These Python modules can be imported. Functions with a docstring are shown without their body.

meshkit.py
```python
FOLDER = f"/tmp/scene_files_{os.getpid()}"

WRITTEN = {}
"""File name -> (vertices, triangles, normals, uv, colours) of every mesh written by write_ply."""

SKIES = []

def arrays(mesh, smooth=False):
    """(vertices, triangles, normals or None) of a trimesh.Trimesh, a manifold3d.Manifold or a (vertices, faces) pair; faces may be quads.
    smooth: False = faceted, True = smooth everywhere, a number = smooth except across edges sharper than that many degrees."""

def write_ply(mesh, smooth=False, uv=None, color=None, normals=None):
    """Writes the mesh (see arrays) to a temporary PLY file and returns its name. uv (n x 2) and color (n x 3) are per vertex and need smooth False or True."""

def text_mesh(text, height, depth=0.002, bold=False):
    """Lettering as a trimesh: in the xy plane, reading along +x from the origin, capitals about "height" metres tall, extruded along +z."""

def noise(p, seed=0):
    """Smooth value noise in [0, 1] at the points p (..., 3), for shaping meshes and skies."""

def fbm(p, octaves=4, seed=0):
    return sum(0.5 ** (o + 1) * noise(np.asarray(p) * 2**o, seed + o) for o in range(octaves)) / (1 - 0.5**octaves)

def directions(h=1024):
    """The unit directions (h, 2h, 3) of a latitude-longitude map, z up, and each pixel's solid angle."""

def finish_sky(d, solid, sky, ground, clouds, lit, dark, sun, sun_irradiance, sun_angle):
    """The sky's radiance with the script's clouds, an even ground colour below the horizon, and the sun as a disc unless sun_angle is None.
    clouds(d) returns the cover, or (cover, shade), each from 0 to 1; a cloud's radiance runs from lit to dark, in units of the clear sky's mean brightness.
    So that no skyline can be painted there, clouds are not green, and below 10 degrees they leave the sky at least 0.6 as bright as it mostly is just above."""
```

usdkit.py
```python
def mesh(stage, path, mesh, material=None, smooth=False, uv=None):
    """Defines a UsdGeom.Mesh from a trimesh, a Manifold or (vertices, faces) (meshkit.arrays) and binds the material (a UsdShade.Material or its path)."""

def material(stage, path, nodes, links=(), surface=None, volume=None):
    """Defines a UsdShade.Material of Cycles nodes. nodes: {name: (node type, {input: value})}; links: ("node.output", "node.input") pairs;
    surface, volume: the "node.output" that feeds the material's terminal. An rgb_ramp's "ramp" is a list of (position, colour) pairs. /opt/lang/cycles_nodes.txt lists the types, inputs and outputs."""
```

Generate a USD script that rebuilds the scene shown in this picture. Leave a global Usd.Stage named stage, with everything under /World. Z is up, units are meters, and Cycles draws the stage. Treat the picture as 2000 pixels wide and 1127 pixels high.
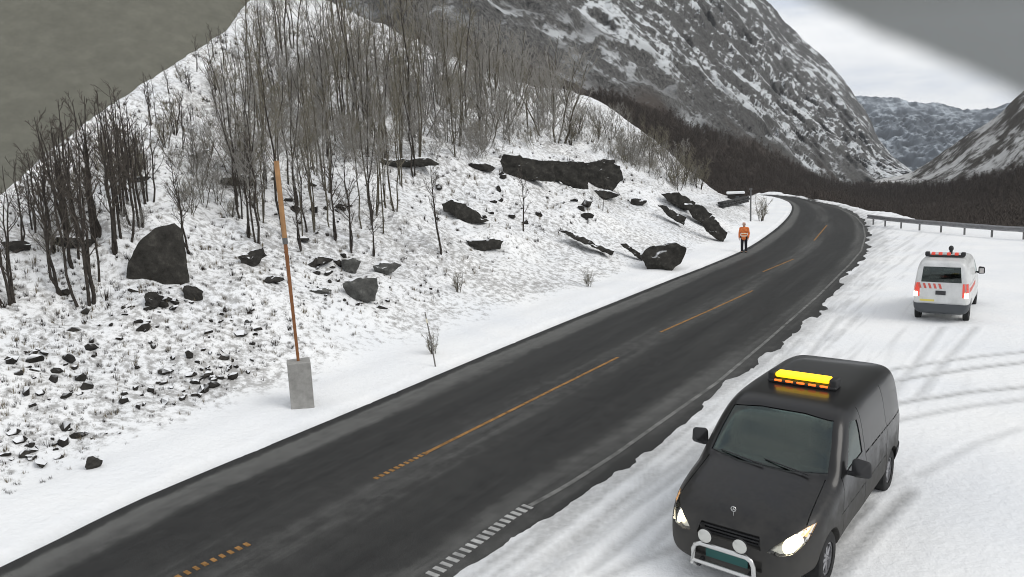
import math
import numpy as np
import shapely
import trimesh
import manifold3d as m3
import meshkit
import usdkit
from pxr import Gf, Sdf, Usd, UsdGeom, UsdLux, UsdShade, Vt

stage = Usd.Stage.CreateInMemory()
UsdGeom.SetStageUpAxis(stage, "Z")
UsdGeom.SetStageMetersPerUnit(stage, 1.0)
W = UsdGeom.Xform.Define(stage, "/World")
stage.SetDefaultPrim(W.GetPrim())
UsdGeom.Scope.Define(stage, "/World/Looks")
rng = np.random.default_rng(7)

# ------------------------------------------------------------------ camera
F, H, HOR, ROLL = 1400.0, 5.1, 340.0, math.radians(-2.5)     # focal length in pixels of the 2000 pixel wide photograph, height in metres, row of the horizon, roll
PITCH = math.atan((563.5 - HOR) / F)
cp, sp, cr, sr = math.cos(PITCH), math.sin(PITCH), math.cos(ROLL), math.sin(ROLL)
FWD = np.array([0, cp, -sp]); UP0 = np.array([0, sp, cp]); RT0 = np.array([1.0, 0, 0])
RT = cr * RT0 + sr * UP0
UP = cr * UP0 - sr * RT0
cam = UsdGeom.Camera.Define(stage, "/World/camera")
cam.CreateHorizontalApertureAttr(36.0)
cam.CreateFocalLengthAttr(36.0 * F / 2000)
cam.CreateClippingRangeAttr(Gf.Vec2f(0.1, 20000))
mat = Gf.Matrix4d(*RT, 0, *UP, 0, *(-FWD), 0, 0, 0, H, 1)
cam.AddTransformOp().Set(mat)
EXPOSURE = 0.25
cam.CreateExposureAttr(EXPOSURE)


def ray(px, py):
    """Direction through a pixel of the photograph, scaled to a horizontal length of one: (x, y, tan of the elevation)."""
    a, b = (np.asarray(px, float) - 1000) / F, (np.asarray(py, float) - 563.5) / F
    d = FWD + a[..., None] * RT - b[..., None] * UP
    return d / np.hypot(d[..., 0], d[..., 1])[..., None]


def flat(pts, z=0.0):
    """Pixels of the photograph to points on a level plane."""
    p = np.array(pts, float)
    d = ray(p[:, 0], p[:, 1])
    return d[:, :2] * ((z - H) / d[:, 2])[:, None]


# ------------------------------------------------------------------ sky and sun
SUN_AZ, SUN_EL = math.radians(115), math.radians(42)
SKY_STRENGTH = 0.1
edge0, edge1 = ray(1690, 55), ray(1985, 190)
bank_n = np.cross(edge0, edge1); bank_n /= np.linalg.norm(bank_n)
if bank_n @ ray(1950, 80) < 0:
    bank_n = -bank_n
bank_c = ray(1990, -60); bank_c /= np.linalg.norm(bank_c)
CL = 7.0
HAZE = 9.0e-5
sky_mat = usdkit.material(stage, "/World/Looks/overcast_sky", {
    "tc": ("texture_coordinate", {}),
    "sky": ("sky_texture", {"sky_type": "single_scattering", "sun_disc": False, "sun_elevation": SUN_EL, "sun_rotation": SUN_AZ, "aerosol_density": 2.0}),
    "map": ("mapping", {"scale": (2.2, 2.2, 9.0)}),
    "n": ("noise_texture", {"scale": 1.5, "detail": 5.0, "roughness": 0.55}),
    "cr": ("rgb_ramp", {"ramp": [(0.36, (.86 * CL, .93 * CL, 1.06 * CL)), (0.50, (1.2 * CL, 1.22 * CL, 1.25 * CL)), (0.62, (1.4 * CL, 1.4 * CL, 1.4 * CL))]}),
    "m1": ("mix_color", {"fac": 0.93}),
    "n2": ("noise_texture", {"scale": 5.0, "detail": 4.0, "roughness": 0.5}),
    "sx": ("separate_xyz", {}),
    "kx": ("math", {"math_type": "multiply", "value2": float(bank_n[0])}),
    "ky": ("math", {"math_type": "multiply_add", "value2": float(bank_n[1])}),
    "kz": ("math", {"math_type": "multiply_add", "value2": float(bank_n[2])}),
    "kn": ("math", {"math_type": "multiply_add", "value2": 0.02}),
    "ks": ("map_range", {"range_type": "smoothstep", "from_min": -0.004, "from_max": 0.026, "to_min": 0.0, "to_max": 1.0, "clamp": True}),
    "cx": ("math", {"math_type": "multiply", "value2": float(bank_c[0])}),
    "cy": ("math", {"math_type": "multiply_add", "value2": float(bank_c[1])}),
    "cz": ("math", {"math_type": "multiply_add", "value2": float(bank_c[2])}),
    "cn": ("math", {"math_type": "multiply_add", "value2": 0.12}),
    "cs": ("map_range", {"range_type": "smoothstep", "from_min": 0.80, "from_max": 0.97, "to_min": 0.0, "to_max": 1.0, "clamp": True}),
    "kk": ("math", {"math_type": "multiply"}),
    "m2": ("mix_color", {"b": (.100 * CL, .098 * CL, .072 * CL), "use_clamp": False}),
    "bg": ("background_shader", {"strength": SKY_STRENGTH}),
}, [("tc.generated", "map.vector"), ("map.vector", "n.vector"), ("n.fac", "cr.fac"), ("sky.color", "m1.a"), ("cr.color", "m1.b"),
    ("tc.generated", "n2.vector"), ("tc.generated", "sx.vector"),
    ("sx.x", "kx.value1"), ("sx.y", "ky.value1"), ("kx.value", "ky.value3"), ("sx.z", "kz.value1"), ("ky.value", "kz.value3"), ("n2.fac", "kn.value1"), ("kz.value", "kn.value3"), ("kn.value", "ks.value"),
    ("sx.x", "cx.value1"), ("sx.y", "cy.value1"), ("cx.value", "cy.value3"), ("sx.z", "cz.value1"), ("cy.value", "cz.value3"), ("n2.fac", "cn.value1"), ("cz.value", "cn.value3"), ("cn.value", "cs.value"),
    ("ks.result", "kk.value1"), ("cs.result", "kk.value2"), ("kk.value", "m2.fac"), ("m1.result", "m2.a"), ("m2.result", "bg.color")], surface="bg.background")
dome = UsdLux.DomeLight.Define(stage, "/World/sky")
dome.CreateIntensityAttr(1.0)
UsdShade.MaterialBindingAPI.Apply(dome.GetPrim()).Bind(sky_mat)
dome.GetPrim().SetCustomDataByKey("kind", "structure")
sun = UsdLux.DistantLight.Define(stage, "/World/sun")
sun.CreateIntensityAttr(0.3); sun.CreateAngleAttr(30.0); sun.CreateColorAttr(Gf.Vec3f(1.0, 0.97, 0.92))
sun.GetPrim().CreateAttribute("inputs:normalize", Sdf.ValueTypeNames.Bool).Set(True)
sd = np.array([math.sin(SUN_AZ) * math.cos(SUN_EL), math.cos(SUN_AZ) * math.cos(SUN_EL), math.sin(SUN_EL)])
sxv = np.cross([0, 0, 1.0], sd); sxv /= np.linalg.norm(sxv); syv = np.cross(sd, sxv)
sun.AddTransformOp().Set(Gf.Matrix4d(*sxv, 0, *syv, 0, *sd, 0, 0, 0, 0, 1))

# ------------------------------------------------------------------ naming helpers
used = {}


def path_for(name, parent=None):
    base = f"{parent.GetPath() if parent else '/World'}/{name}"
    k = used.get(base, 0); used[base] = k + 1
    return base if k == 0 else f"{base}_{k:03d}"


def tag(p, label=None, cat=None, group=None, kind=None):
    for k, v in (("label", label), ("category", cat), ("group", group), ("kind", kind)):
        if v:
            p.SetCustomDataByKey(k, v)
    return p


def obj(name, mesh, material, parent=None, smooth=False, label=None, cat=None, group=None, kind=None, uv=None):
    m = usdkit.mesh(stage, path_for(name, parent), mesh, MAT[material] if isinstance(material, str) else material, smooth, uv)
    return tag(m.GetPrim(), label, cat, group, kind)


def place(x, loc, rz=0.0, s=(1, 1, 1), rx=0.0, ry=0.0):
    x = UsdGeom.Xformable(x)
    ops = x.GetOrderedXformOps()
    if not ops or len(ops) < 3:
        x.ClearXformOpOrder()
        ops = [x.AddTranslateOp(), x.AddRotateXYZOp(), x.AddScaleOp()]
    ops[0].Set(Gf.Vec3d(*map(float, loc))); ops[1].Set(Gf.Vec3f(rx, ry, math.degrees(rz))); ops[2].Set(Gf.Vec3f(*map(float, np.broadcast_to(s, 3))))


def thing(name, label, cat, loc=(0, 0, 0), rz=0.0, group=None, s=(1, 1, 1), rx=0.0, ry=0.0):
    x = UsdGeom.Xform.Define(stage, path_for(name))
    place(x, loc, rz, s, rx, ry)
    return tag(x.GetPrim(), label, cat, group)


def copy_of(proto, label, cat, loc, rz, group=None, s=(1, 1, 1), rx=0.0, ry=0.0, name=None):
    base = name or proto.GetName().rstrip("0123456789").rstrip("_")
    x = UsdGeom.Xform.Define(stage, path_for(base))
    x.GetPrim().GetReferences().AddInternalReference(proto.GetPath())
    place(x, loc, rz, s, rx, ry)
    x.GetPrim().SetInstanceable(True)
    return tag(x.GetPrim(), label, cat, group)


class MB:
    def __init__(self): self.v, self.f, self.n = [], [], 0

    def add(self, v, f):
        self.v.append(np.asarray(v, float)); self.f.append(np.asarray(f, int) + self.n); self.n += len(v); return self

    def mesh(self, t): return self.add(t.vertices, t.faces)

    def tube(self, pts, r, sides=5, cap=True):
        p = np.asarray(pts, float); r = np.broadcast_to(np.asarray(r, float), (len(p),))
        t = np.gradient(p, axis=0); t /= np.linalg.norm(t, axis=1, keepdims=True) + 1e-12
        ref = np.array([0, 0, 1.0]) if abs(t[:, 2]).mean() < .8 else np.array([1.0, 0, 0])
        a = np.cross(t, ref); a /= np.linalg.norm(a, axis=1, keepdims=True) + 1e-12
        b = np.cross(t, a); ang = np.arange(sides) * 2 * np.pi / sides
        v = p[:, None] + r[:, None, None] * (np.cos(ang)[None, :, None] * a[:, None] + np.sin(ang)[None, :, None] * b[:, None])
        i, j = np.meshgrid(np.arange(len(p) - 1), np.arange(sides), indexing="ij"); jj = (j + 1) % sides
        A, B, C, D = i * sides + j, i * sides + jj, (i + 1) * sides + jj, (i + 1) * sides + j
        f = np.concatenate([np.stack([A, C, B], -1).reshape(-1, 3), np.stack([A, D, C], -1).reshape(-1, 3)])
        v = v.reshape(-1, 3)
        if cap:
            n = len(v); v = np.vstack([v, p[0], p[-1]]); k = np.arange(sides); k2 = (k + 1) % sides; o = (len(p) - 1) * sides
            f = np.vstack([f, np.stack([np.full(sides, n), k, k2], -1), np.stack([np.full(sides, n + 1), o + k2, o + k], -1)])
        return self.add(v, f)

    def box(self, c, s, rz=0.0):
        t = trimesh.creation.box(s)
        if rz: t.apply_transform(trimesh.transformations.rotation_matrix(rz, [0, 0, 1]))
        t.apply_translation(c); return self.mesh(t)

    def out(self): return np.vstack(self.v), np.vstack(self.f)


def mf(v, f): return m3.Manifold(m3.Mesh(np.ascontiguousarray(v, np.float32), np.ascontiguousarray(f, np.uint32)))


def rbox(c, s, r=0.03, seg=16):
    """A box with rounded edges: the hull of eight spheres."""
    s = np.array(s) / 2 - r; ball = m3.Manifold.sphere(r, seg)
    return m3.Manifold.batch_hull([ball.translate((c[0] + a * s[0], c[1] + b * s[1], c[2] + k * s[2])) for a in (-1, 1) for b in (-1, 1) for k in (-1, 1)])


# ------------------------------------------------------------------ materials
MAT = {}


def simple(name, col, rough=0.5, spec=0.5, metal=0.0, var=0.0, scale=8.0, emit=0.0, ecol=None, bump=0.0, coat=0.0):
    p = {"roughness": rough, "specular_ior_level": spec, "metallic": metal, "coat_weight": coat}
    if emit: p.update(emission_strength=emit, emission_color=ecol or col)
    nodes = {"p": ("principled_bsdf", p)}
    links = []
    if var:
        nodes.update(tc=("texture_coordinate", {}), n=("noise_texture", {"scale": scale, "detail": 5.0, "roughness": .6}),
                     r=("rgb_ramp", {"ramp": [(.3, tuple(c * (1 - var) for c in col)), (.7, tuple(min(1, c * (1 + var)) for c in col))]}))
        links += [("tc.object", "n.vector"), ("n.fac", "r.fac"), ("r.color", "p.base_color")]
        if bump:
            nodes["b"] = ("bump", {"strength": bump, "distance": 0.03}); links += [("n.fac", "b.height"), ("b.normal", "p.normal")]
    else:
        p["base_color"] = col
    MAT[name] = usdkit.material(stage, f"/World/Looks/{name}", nodes, links, surface="p.BSDF")


# snow, with float primvars: wear = packed and dirty from wheels, brush = dead grass and heather showing through
MAT["snow"] = usdkit.material(stage, "/World/Looks/snow", {
    "g": ("geometry", {}), "wear": ("attribute", {"attribute": "wear"}), "brush": ("attribute", {"attribute": "brush"}),
    "n1": ("noise_texture", {"scale": 0.35, "detail": 4.0}), "c1": ("rgb_ramp", {"ramp": [(.3, (.74, .755, .77)), (.7, (.83, .83, .82))]}),
    "n2": ("noise_texture", {"scale": 4.5, "detail": 6.0, "roughness": .72}), "n3": ("noise_texture", {"scale": .22, "detail": 3.0}),
    "am": ("math", {"math_type": "multiply_add", "value2": .30}), "bt": ("math", {"math_type": "multiply_add", "value2": .12}),
    "br": ("map_range", {"range_type": "smoothstep", "from_min": .70, "from_max": .90, "to_min": 0., "to_max": .62, "clamp": True}),
    "bm": ("math", {"math_type": "multiply"}),
    "m1": ("mix_color", {"b": (.085, .072, .056)}), "m2": ("mix_color", {"b": (.30, .30, .295)}),
    "n4": ("noise_texture", {"scale": 9.0, "detail": 3.0}), "wm": ("math", {"math_type": "multiply"}), "wa": ("math", {"math_type": "multiply_add", "value2": .9, "value3": .45, "use_clamp": True}),
    "bp": ("bump", {"strength": .55, "distance": .06}), "n5": ("noise_texture", {"scale": 7.0, "detail": 6.0, "roughness": .6}),
    "p": ("principled_bsdf", {"roughness": .75, "specular_ior_level": .25}),
}, [("g.position", "n1.vector"), ("g.position", "n2.vector"), ("g.position", "n3.vector"), ("g.position", "n4.vector"), ("g.position", "n5.vector"), ("n1.fac", "c1.fac"),
    ("n3.fac", "am.value1"), ("n2.fac", "am.value3"), ("brush.fac", "bt.value1"), ("am.value", "bt.value3"), ("bt.value", "br.value"), ("br.result", "bm.value1"), ("brush.fac", "bm.value2"),
    ("c1.color", "m1.a"), ("bm.value", "m1.fac"), ("m1.result", "m2.a"), ("n4.fac", "wa.value1"), ("wa.value", "wm.value1"), ("wear.fac", "wm.value2"), ("wm.value", "m2.fac"), ("m2.result", "p.base_color"),
    ("n5.fac", "bp.height"), ("bp.normal", "p.normal")], surface="p.BSDF")

# asphalt: st = (metres from the left edge as a share of the width, metres along the road)
MAT["asphalt"] = usdkit.material(stage, "/World/Looks/asphalt", {
    "tc": ("texture_coordinate", {}), "g": ("geometry", {}), "sx": ("separate_xyz", {}), "ne": ("noise_texture", {"scale": 1.6, "detail": 5.0, "roughness": .65}), "xe": ("math", {"math_type": "multiply_add", "value2": .05}), "xf": ("math", {"math_type": "add", "value2": -.025}),
    "np": ("noise_texture", {"scale": 2.6, "detail": 6.0, "roughness": .7}), "ap": ("math", {"math_type": "multiply_add", "value2": .6}),
    "mp": ("mapping", {"scale": (26.0, .16, 1.0)}), "n1": ("noise_texture", {"scale": 1.0, "detail": 5.0, "roughness": .6}),
    "mq": ("mapping", {"scale": (7.0, .07, 1.0)}), "nq": ("noise_texture", {"scale": 1.0, "detail": 3.0, "roughness": .5}),
    "n2": ("noise_texture", {"scale": 55.0, "detail": 3.0}),
    "prof": ("rgb_ramp", {"ramp": [(0, (.0, .0, .0)), (.022, (.03, .03, .03)), (.045, (.75, .75, .75)), (.12, (.62, .62, .62)), (.16, (.14, .14, .14)), (.30, (.10, .10, .10)), (.40, (.38, .38, .38)), (.50, (.42, .42, .42)), (.58, (.16, .16, .16)), (.74, (.16, .16, .16)), (.80, (.5, .5, .5)), (.88, (.42, .42, .42)), (.915, (.2, .2, .2)), (.945, (.22, .22, .22)), (.985, (1.0, 1.0, 1.0))]}),
    "ad": ("math", {"math_type": "multiply_add", "value2": .55}), "ae": ("math", {"math_type": "multiply_add", "value2": .6}),
    "mr": ("map_range", {"from_min": .78, "from_max": 1.62, "to_min": 0., "to_max": 1., "clamp": True}),
    "c": ("rgb_ramp", {"ramp": [(0, (.014, .014, .014)), (.5, (.037, .037, .0355)), (1, (.11, .11, .105))]}),
    "gr": ("rgb_ramp", {"ramp": [(.3, (.6, .6, .6)), (.7, (1.4, 1.4, 1.4))]}), "mul": ("mix_color", {"blend_type": "multiply", "fac": 1.0, "use_clamp": False}),
    "ro": ("map_range", {"from_min": 0., "from_max": 1., "to_min": .5, "to_max": .85, "clamp": True}),
    "b": ("bump", {"strength": .3, "distance": .006}),
    "p": ("principled_bsdf", {"specular_ior_level": .22}),
}, [("tc.UV", "mp.vector"), ("mp.vector", "n1.vector"), ("tc.UV", "mq.vector"), ("mq.vector", "nq.vector"), ("g.position", "n2.vector"), ("tc.UV", "sx.vector"), ("g.position", "ne.vector"), ("ne.fac", "xe.value1"), ("sx.x", "xe.value3"), ("xe.value", "xf.value1"), ("xf.value", "prof.fac"), ("g.position", "np.vector"), ("np.fac", "ap.value1"), ("ae.value", "ap.value3"),
    ("n1.fac", "ad.value1"), ("prof.color", "ad.value3"), ("nq.fac", "ae.value1"), ("ad.value", "ae.value3"), ("ap.value", "mr.value"), ("mr.result", "c.fac"), ("n2.fac", "gr.fac"), ("c.color", "mul.a"), ("gr.color", "mul.b"), ("mul.result", "p.base_color"),
    ("mr.result", "ro.value"), ("ro.result", "p.roughness"), ("n2.fac", "b.height"), ("b.normal", "p.normal")], surface="p.BSDF")


def mountain_mat(name, rock, rock2, snow, lo, hi, fine=1.0, streak=1.0, steep=0.5, vary=.65):
    """Rock and scrub with snow lying in patches and gullies; st runs across and along the gullies in metres."""
    MAT[name] = usdkit.material(stage, f"/World/Looks/{name}", {
        "tc": ("texture_coordinate", {}), "g": ("geometry", {}), "cover": ("attribute", {"attribute": "cover"}), "sx": ("separate_xyz", {}),
        "mp": ("mapping", {"scale": (.05 * fine, .008 * fine * streak, 1.0)}), "n1": ("noise_texture", {"scale": 1.0, "detail": 8.0, "roughness": .66}),
        "n2": ("noise_texture", {"scale": .10 * fine, "detail": 8.0, "roughness": .7}), "n3": ("noise_texture", {"scale": .012 * fine, "detail": 4.0}),
        "a1": ("math", {"math_type": "multiply_add", "value2": .62}), "a2": ("math", {"math_type": "multiply_add", "value2": .5}), "a3": ("math", {"math_type": "multiply_add", "value2": steep}),
        "mr": ("map_range", {"range_type": "smoothstep", "from_min": lo, "from_max": hi, "to_min": 0., "to_max": 1., "clamp": True}),
        "mc": ("math", {"math_type": "multiply"}),
        "rc": ("mix_color", {"a": rock, "b": rock2}), "m": ("mix_color", {"b": snow}), "brown": ("attribute", {"attribute": "brown"}), "bm": ("mix_color", {"b": (.062, .052, .045)}), "n6": ("noise_texture", {"scale": .35 * fine, "detail": 6.0, "roughness": .7}), "rv": ("rgb_ramp", {"ramp": [(.32, (1 - vary,) * 3), (.5, (1, 1, 1)), (.68, (1 + vary * 1.1,) * 3)]}), "rm": ("mix_color", {"blend_type": "multiply", "fac": 1.0, "use_clamp": False}),
        "p": ("principled_bsdf", {"roughness": .9, "specular_ior_level": .1}),
    }, [("tc.UV", "mp.vector"), ("mp.vector", "n1.vector"), ("g.position", "n2.vector"), ("g.position", "n3.vector"), ("g.normal", "sx.vector"),
        ("n2.fac", "a1.value1"), ("n1.fac", "a1.value3"), ("n3.fac", "a2.value1"), ("a1.value", "a2.value3"), ("sx.z", "a3.value1"), ("a2.value", "a3.value3"), ("a3.value", "mr.value"),
        ("mr.result", "mc.value1"), ("cover.fac", "mc.value2"),
        ("g.position", "n6.vector"), ("n6.fac", "rv.fac"), ("rc.result", "rm.a"), ("rv.color", "rm.b"), ("rm.result", "bm.a"), ("brown.fac", "bm.fac"),
        ("n3.fac", "rc.fac"), ("bm.result", "m.a"), ("mc.value", "m.fac"), ("m.result", "p.base_color")], surface="p.BSDF")


mountain_mat("mountain_rock", (.066, .065, .064), (.105, .103, .098), (.52, .54, .55), 1.30, 1.45, 1.8, 1.1, .42, .8)
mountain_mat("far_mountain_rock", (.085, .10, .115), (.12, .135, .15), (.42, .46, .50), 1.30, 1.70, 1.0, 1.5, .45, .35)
mountain_mat("near_slope", (.060, .053, .046), (.10, .092, .08), (.55, .55, .54), 1.30, 1.48, 2.4, 2.5, .45)
mountain_mat("misty_slope", (.125, .123, .100), (.135, .132, .108), (.25, .25, .22), 1.45, 1.75, .6, 1.0, .3, .14)


def rock_mat(name, c, snow_from=.72, snow_to=.86):
    MAT[name] = usdkit.material(stage, f"/World/Looks/{name}", {
        "g": ("geometry", {}), "sx": ("separate_xyz", {}), "n": ("noise_texture", {"scale": 3.4, "detail": 8.0, "roughness": .72}), "n2": ("noise_texture", {"scale": 2.6, "detail": 4.0}),
        "r": ("rgb_ramp", {"ramp": [(.3, tuple(x * .45 for x in c)), (.55, tuple(x * 1.2 for x in c)), (.72, tuple(x * 2.6 for x in c))]}),
        "a": ("math", {"math_type": "multiply_add", "value2": .55}), "mr": ("map_range", {"range_type": "smoothstep", "from_min": snow_from + .27, "from_max": snow_to + .27, "to_min": 0., "to_max": 1., "clamp": True}),
        "m": ("mix_color", {"b": (.78, .79, .80)}), "b": ("bump", {"strength": .7, "distance": .06}), "p": ("principled_bsdf", {"roughness": .85, "specular_ior_level": .2}),
    }, [("g.position", "n.vector"), ("g.position", "n2.vector"), ("n.fac", "r.fac"), ("g.normal", "sx.vector"), ("n2.fac", "a.value1"), ("sx.z", "a.value3"), ("a.value", "mr.value"), ("mr.result", "m.fac"), ("r.color", "m.a"), ("m.result", "p.base_color"), ("n.fac", "b.height"), ("b.normal", "p.normal")], surface="p.BSDF")


rock_mat("black_stone", (.027, .025, .022), .72, .9)
rock_mat("dark_rock", (.032, .030, .027))
rock_mat("grey_rock", (.075, .075, .070))
rock_mat("bare_rock", (.034, .032, .028), .62, .80)
simple("bark_dark", (.042, .036, .031), .9, .2, var=.5, scale=14)
simple("bark_olive", (.085, .076, .058), .9, .2, var=.4, scale=14)
simple("bark_grey", (.17, .165, .15), .9, .2, var=.4, scale=14)
simple("twig_dark", (.075, .065, .055), .9, .2)
simple("twig_olive", (.165, .150, .115), .9, .2)
simple("twig_grey", (.23, .22, .20), .9, .2)
simple("wood_brown", (.085, .072, .062), .95, .1)
simple("heather", (.032, .026, .021), .95, .1)
simple("dry_grass", (.16, .135, .095), .95, .1)
simple("yellow_paint", (.24, .125, .04), .75, .3, var=.5, scale=5)
simple("white_paint", (.34, .34, .33), .7, .3, var=.4, scale=4)
simple("worn_paint", (.145, .145, .138), .75, .2, var=.55, scale=2.5)
simple("concrete", (.27, .265, .25), .85, .3, var=.22, scale=6, bump=.3)
simple("orange_pole", (.21, .085, .03), .6, .4, var=.25, scale=3)
simple("pole_top", (.34, .185, .08), .6, .4, var=.25, scale=3)
simple("galvanised", (.22, .22, .225), .5, .5, .5, var=.2, scale=4)
simple("post_steel", (.11, .11, .11), .6, .4)
simple("stake_grey", (.16, .15, .14), .8, .3)
MAT["black_paint"] = usdkit.material(stage, "/World/Looks/black_paint", {
    "tc": ("texture_coordinate", {}), "sx": ("separate_xyz", {}), "n": ("noise_texture", {"scale": 5.0, "detail": 6.0, "roughness": .65}), "a": ("math", {"math_type": "multiply_add", "value2": -.9}),
    "mr": ("map_range", {"range_type": "smoothstep", "from_min": -.05, "from_max": .75, "to_min": .62, "to_max": .04, "clamp": True}),
    "m": ("mix_color", {"a": (.0065, .0065, .007), "b": (.075, .072, .066)}), "ro": ("map_range", {"from_min": 0., "from_max": .6, "to_min": .24, "to_max": .7, "clamp": True}), "ct": ("map_range", {"from_min": 0., "from_max": .3, "to_min": .22, "to_max": .0, "clamp": True}),
    "p": ("principled_bsdf", {"specular_ior_level": .25}),
}, [("tc.object", "n.vector"), ("tc.object", "sx.vector"), ("n.fac", "a.value1"), ("sx.z", "a.value3"), ("a.value", "mr.value"), ("mr.result", "m.fac"), ("m.result", "p.base_color"), ("mr.result", "ro.value"), ("ro.result", "p.roughness"), ("mr.result", "ct.value"), ("ct.result", "p.coat_weight")], surface="p.BSDF")
simple("white_van_paint", (.54, .545, .535), .4, .4, var=.12, scale=3, coat=.3)
simple("black_plastic", (.016, .016, .017), .6, .4)
simple("bumper_grey", (.055, .06, .065), .6, .4)
simple("rubber", (.018, .018, .018), .85, .3, var=.3, scale=10)
simple("alloy", (.30, .30, .31), .4, .5, .8)
simple("chrome", (.55, .55, .54), .25, .5, .9)
simple("reflector", (.70, .68, .62), .25, .5, .8)
simple("lamp_glass", (.50, .50, .47), .18, .6, .3)
simple("seat_cloth", (.035, .036, .04), .9, .2)
simple("dash_grey", (.05, .05, .052), .8, .3)
simple("plate_green", (.018, .085, .078), .5, .4)
simple("plate_dark", (.03, .03, .032), .5, .4)
simple("headlight_glow", (1, .97, .86), .3, .3, emit=2.4, ecol=(1.0, .90, .66))
simple("indicator_glow", (.9, .5, .18), .3, .3, emit=.8, ecol=(1.0, .52, .18))
simple("amber_lit", (.9, .55, .02), .3, .4, emit=1.15, ecol=(1.0, .66, .012))
simple("amber_under", (.7, .15, .02), .3, .4, emit=1.1, ecol=(1.0, .16, .02))
simple("red_lamp", (.42, .035, .03), .25, .5, emit=.3, ecol=(1.0, .14, .08))
simple("red_stripe", (.52, .10, .075), .5, .4)
simple("yellow_stripe", (.62, .52, .12), .5, .4)
simple("orange_jacket", (.62, .17, .05), .8, .2, var=.15, scale=12)
simple("reflective_band", (.75, .70, .55), .4, .5)
simple("dark_trousers", (.018, .018, .022), .9, .2)
simple("skin", (.42, .26, .19), .6, .3)
simple("pale_cap", (.62, .52, .50), .8, .2)
simple("dark_boot", (.02, .018, .016), .8, .2)
simple("dark_wall", (.05, .05, .05), .9, .2, var=.4, scale=3)
simple("dark_timber", (.03, .027, .025), .9, .2)
simple("snow_cap", (.78, .79, .80), .8, .2, var=.04, scale=2)
MAT["window_glass"] = usdkit.material(stage, "/World/Looks/window_glass", {
    "f": ("fresnel", {"IOR": 1.52}), "fm": ("math", {"math_type": "multiply_add", "value2": 1.5, "value3": .02, "use_clamp": True}), "t": ("transparent_bsdf", {"color": (.42, .50, .47)}), "gl": ("glossy_bsdf", {"color": (.62, .68, .66), "roughness": .06}), "m": ("mix_closure", {})},
    [("f.fac", "fm.value1"), ("fm.value", "m.fac"), ("t.BSDF", "m.closure1"), ("gl.BSDF", "m.closure2")], surface="m.closure")
MAT["lens_clear"] = usdkit.material(stage, "/World/Looks/lens_clear", {
    "f": ("fresnel", {"IOR": 1.45}), "t": ("transparent_bsdf", {"color": (.95, .95, .93)}), "gl": ("glossy_bsdf", {"color": (1, 1, 1), "roughness": .05}), "m": ("mix_closure", {})},
    [("f.fac", "m.fac"), ("t.BSDF", "m.closure1"), ("gl.BSDF", "m.closure2")], surface="m.closure")

# ------------------------------------------------------------------ road outline (points of the photograph on the level road)
left_px = [(0, 1108), (120, 1050), (240, 990), (370, 934), (500, 880), (650, 818), (800, 755), (950, 692), (1100, 630), (1200, 590), (1300, 550), (1380, 519), (1450, 489), (1500, 458), (1530, 433), (1545, 413), (1546, 402), (1535, 392), (1505, 384), (1470, 380)]
right_px = [(920, 1127), (1022, 1061), (1117, 986), (1230, 904), (1321, 840), (1400, 780), (1501, 699), (1562, 648), (1600, 612), (1655, 549), (1694, 500), (1704, 468), (1701, 446), (1690, 428), (1665, 412), (1630, 400), (1585, 391), (1540, 383), (1500, 380)]


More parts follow.
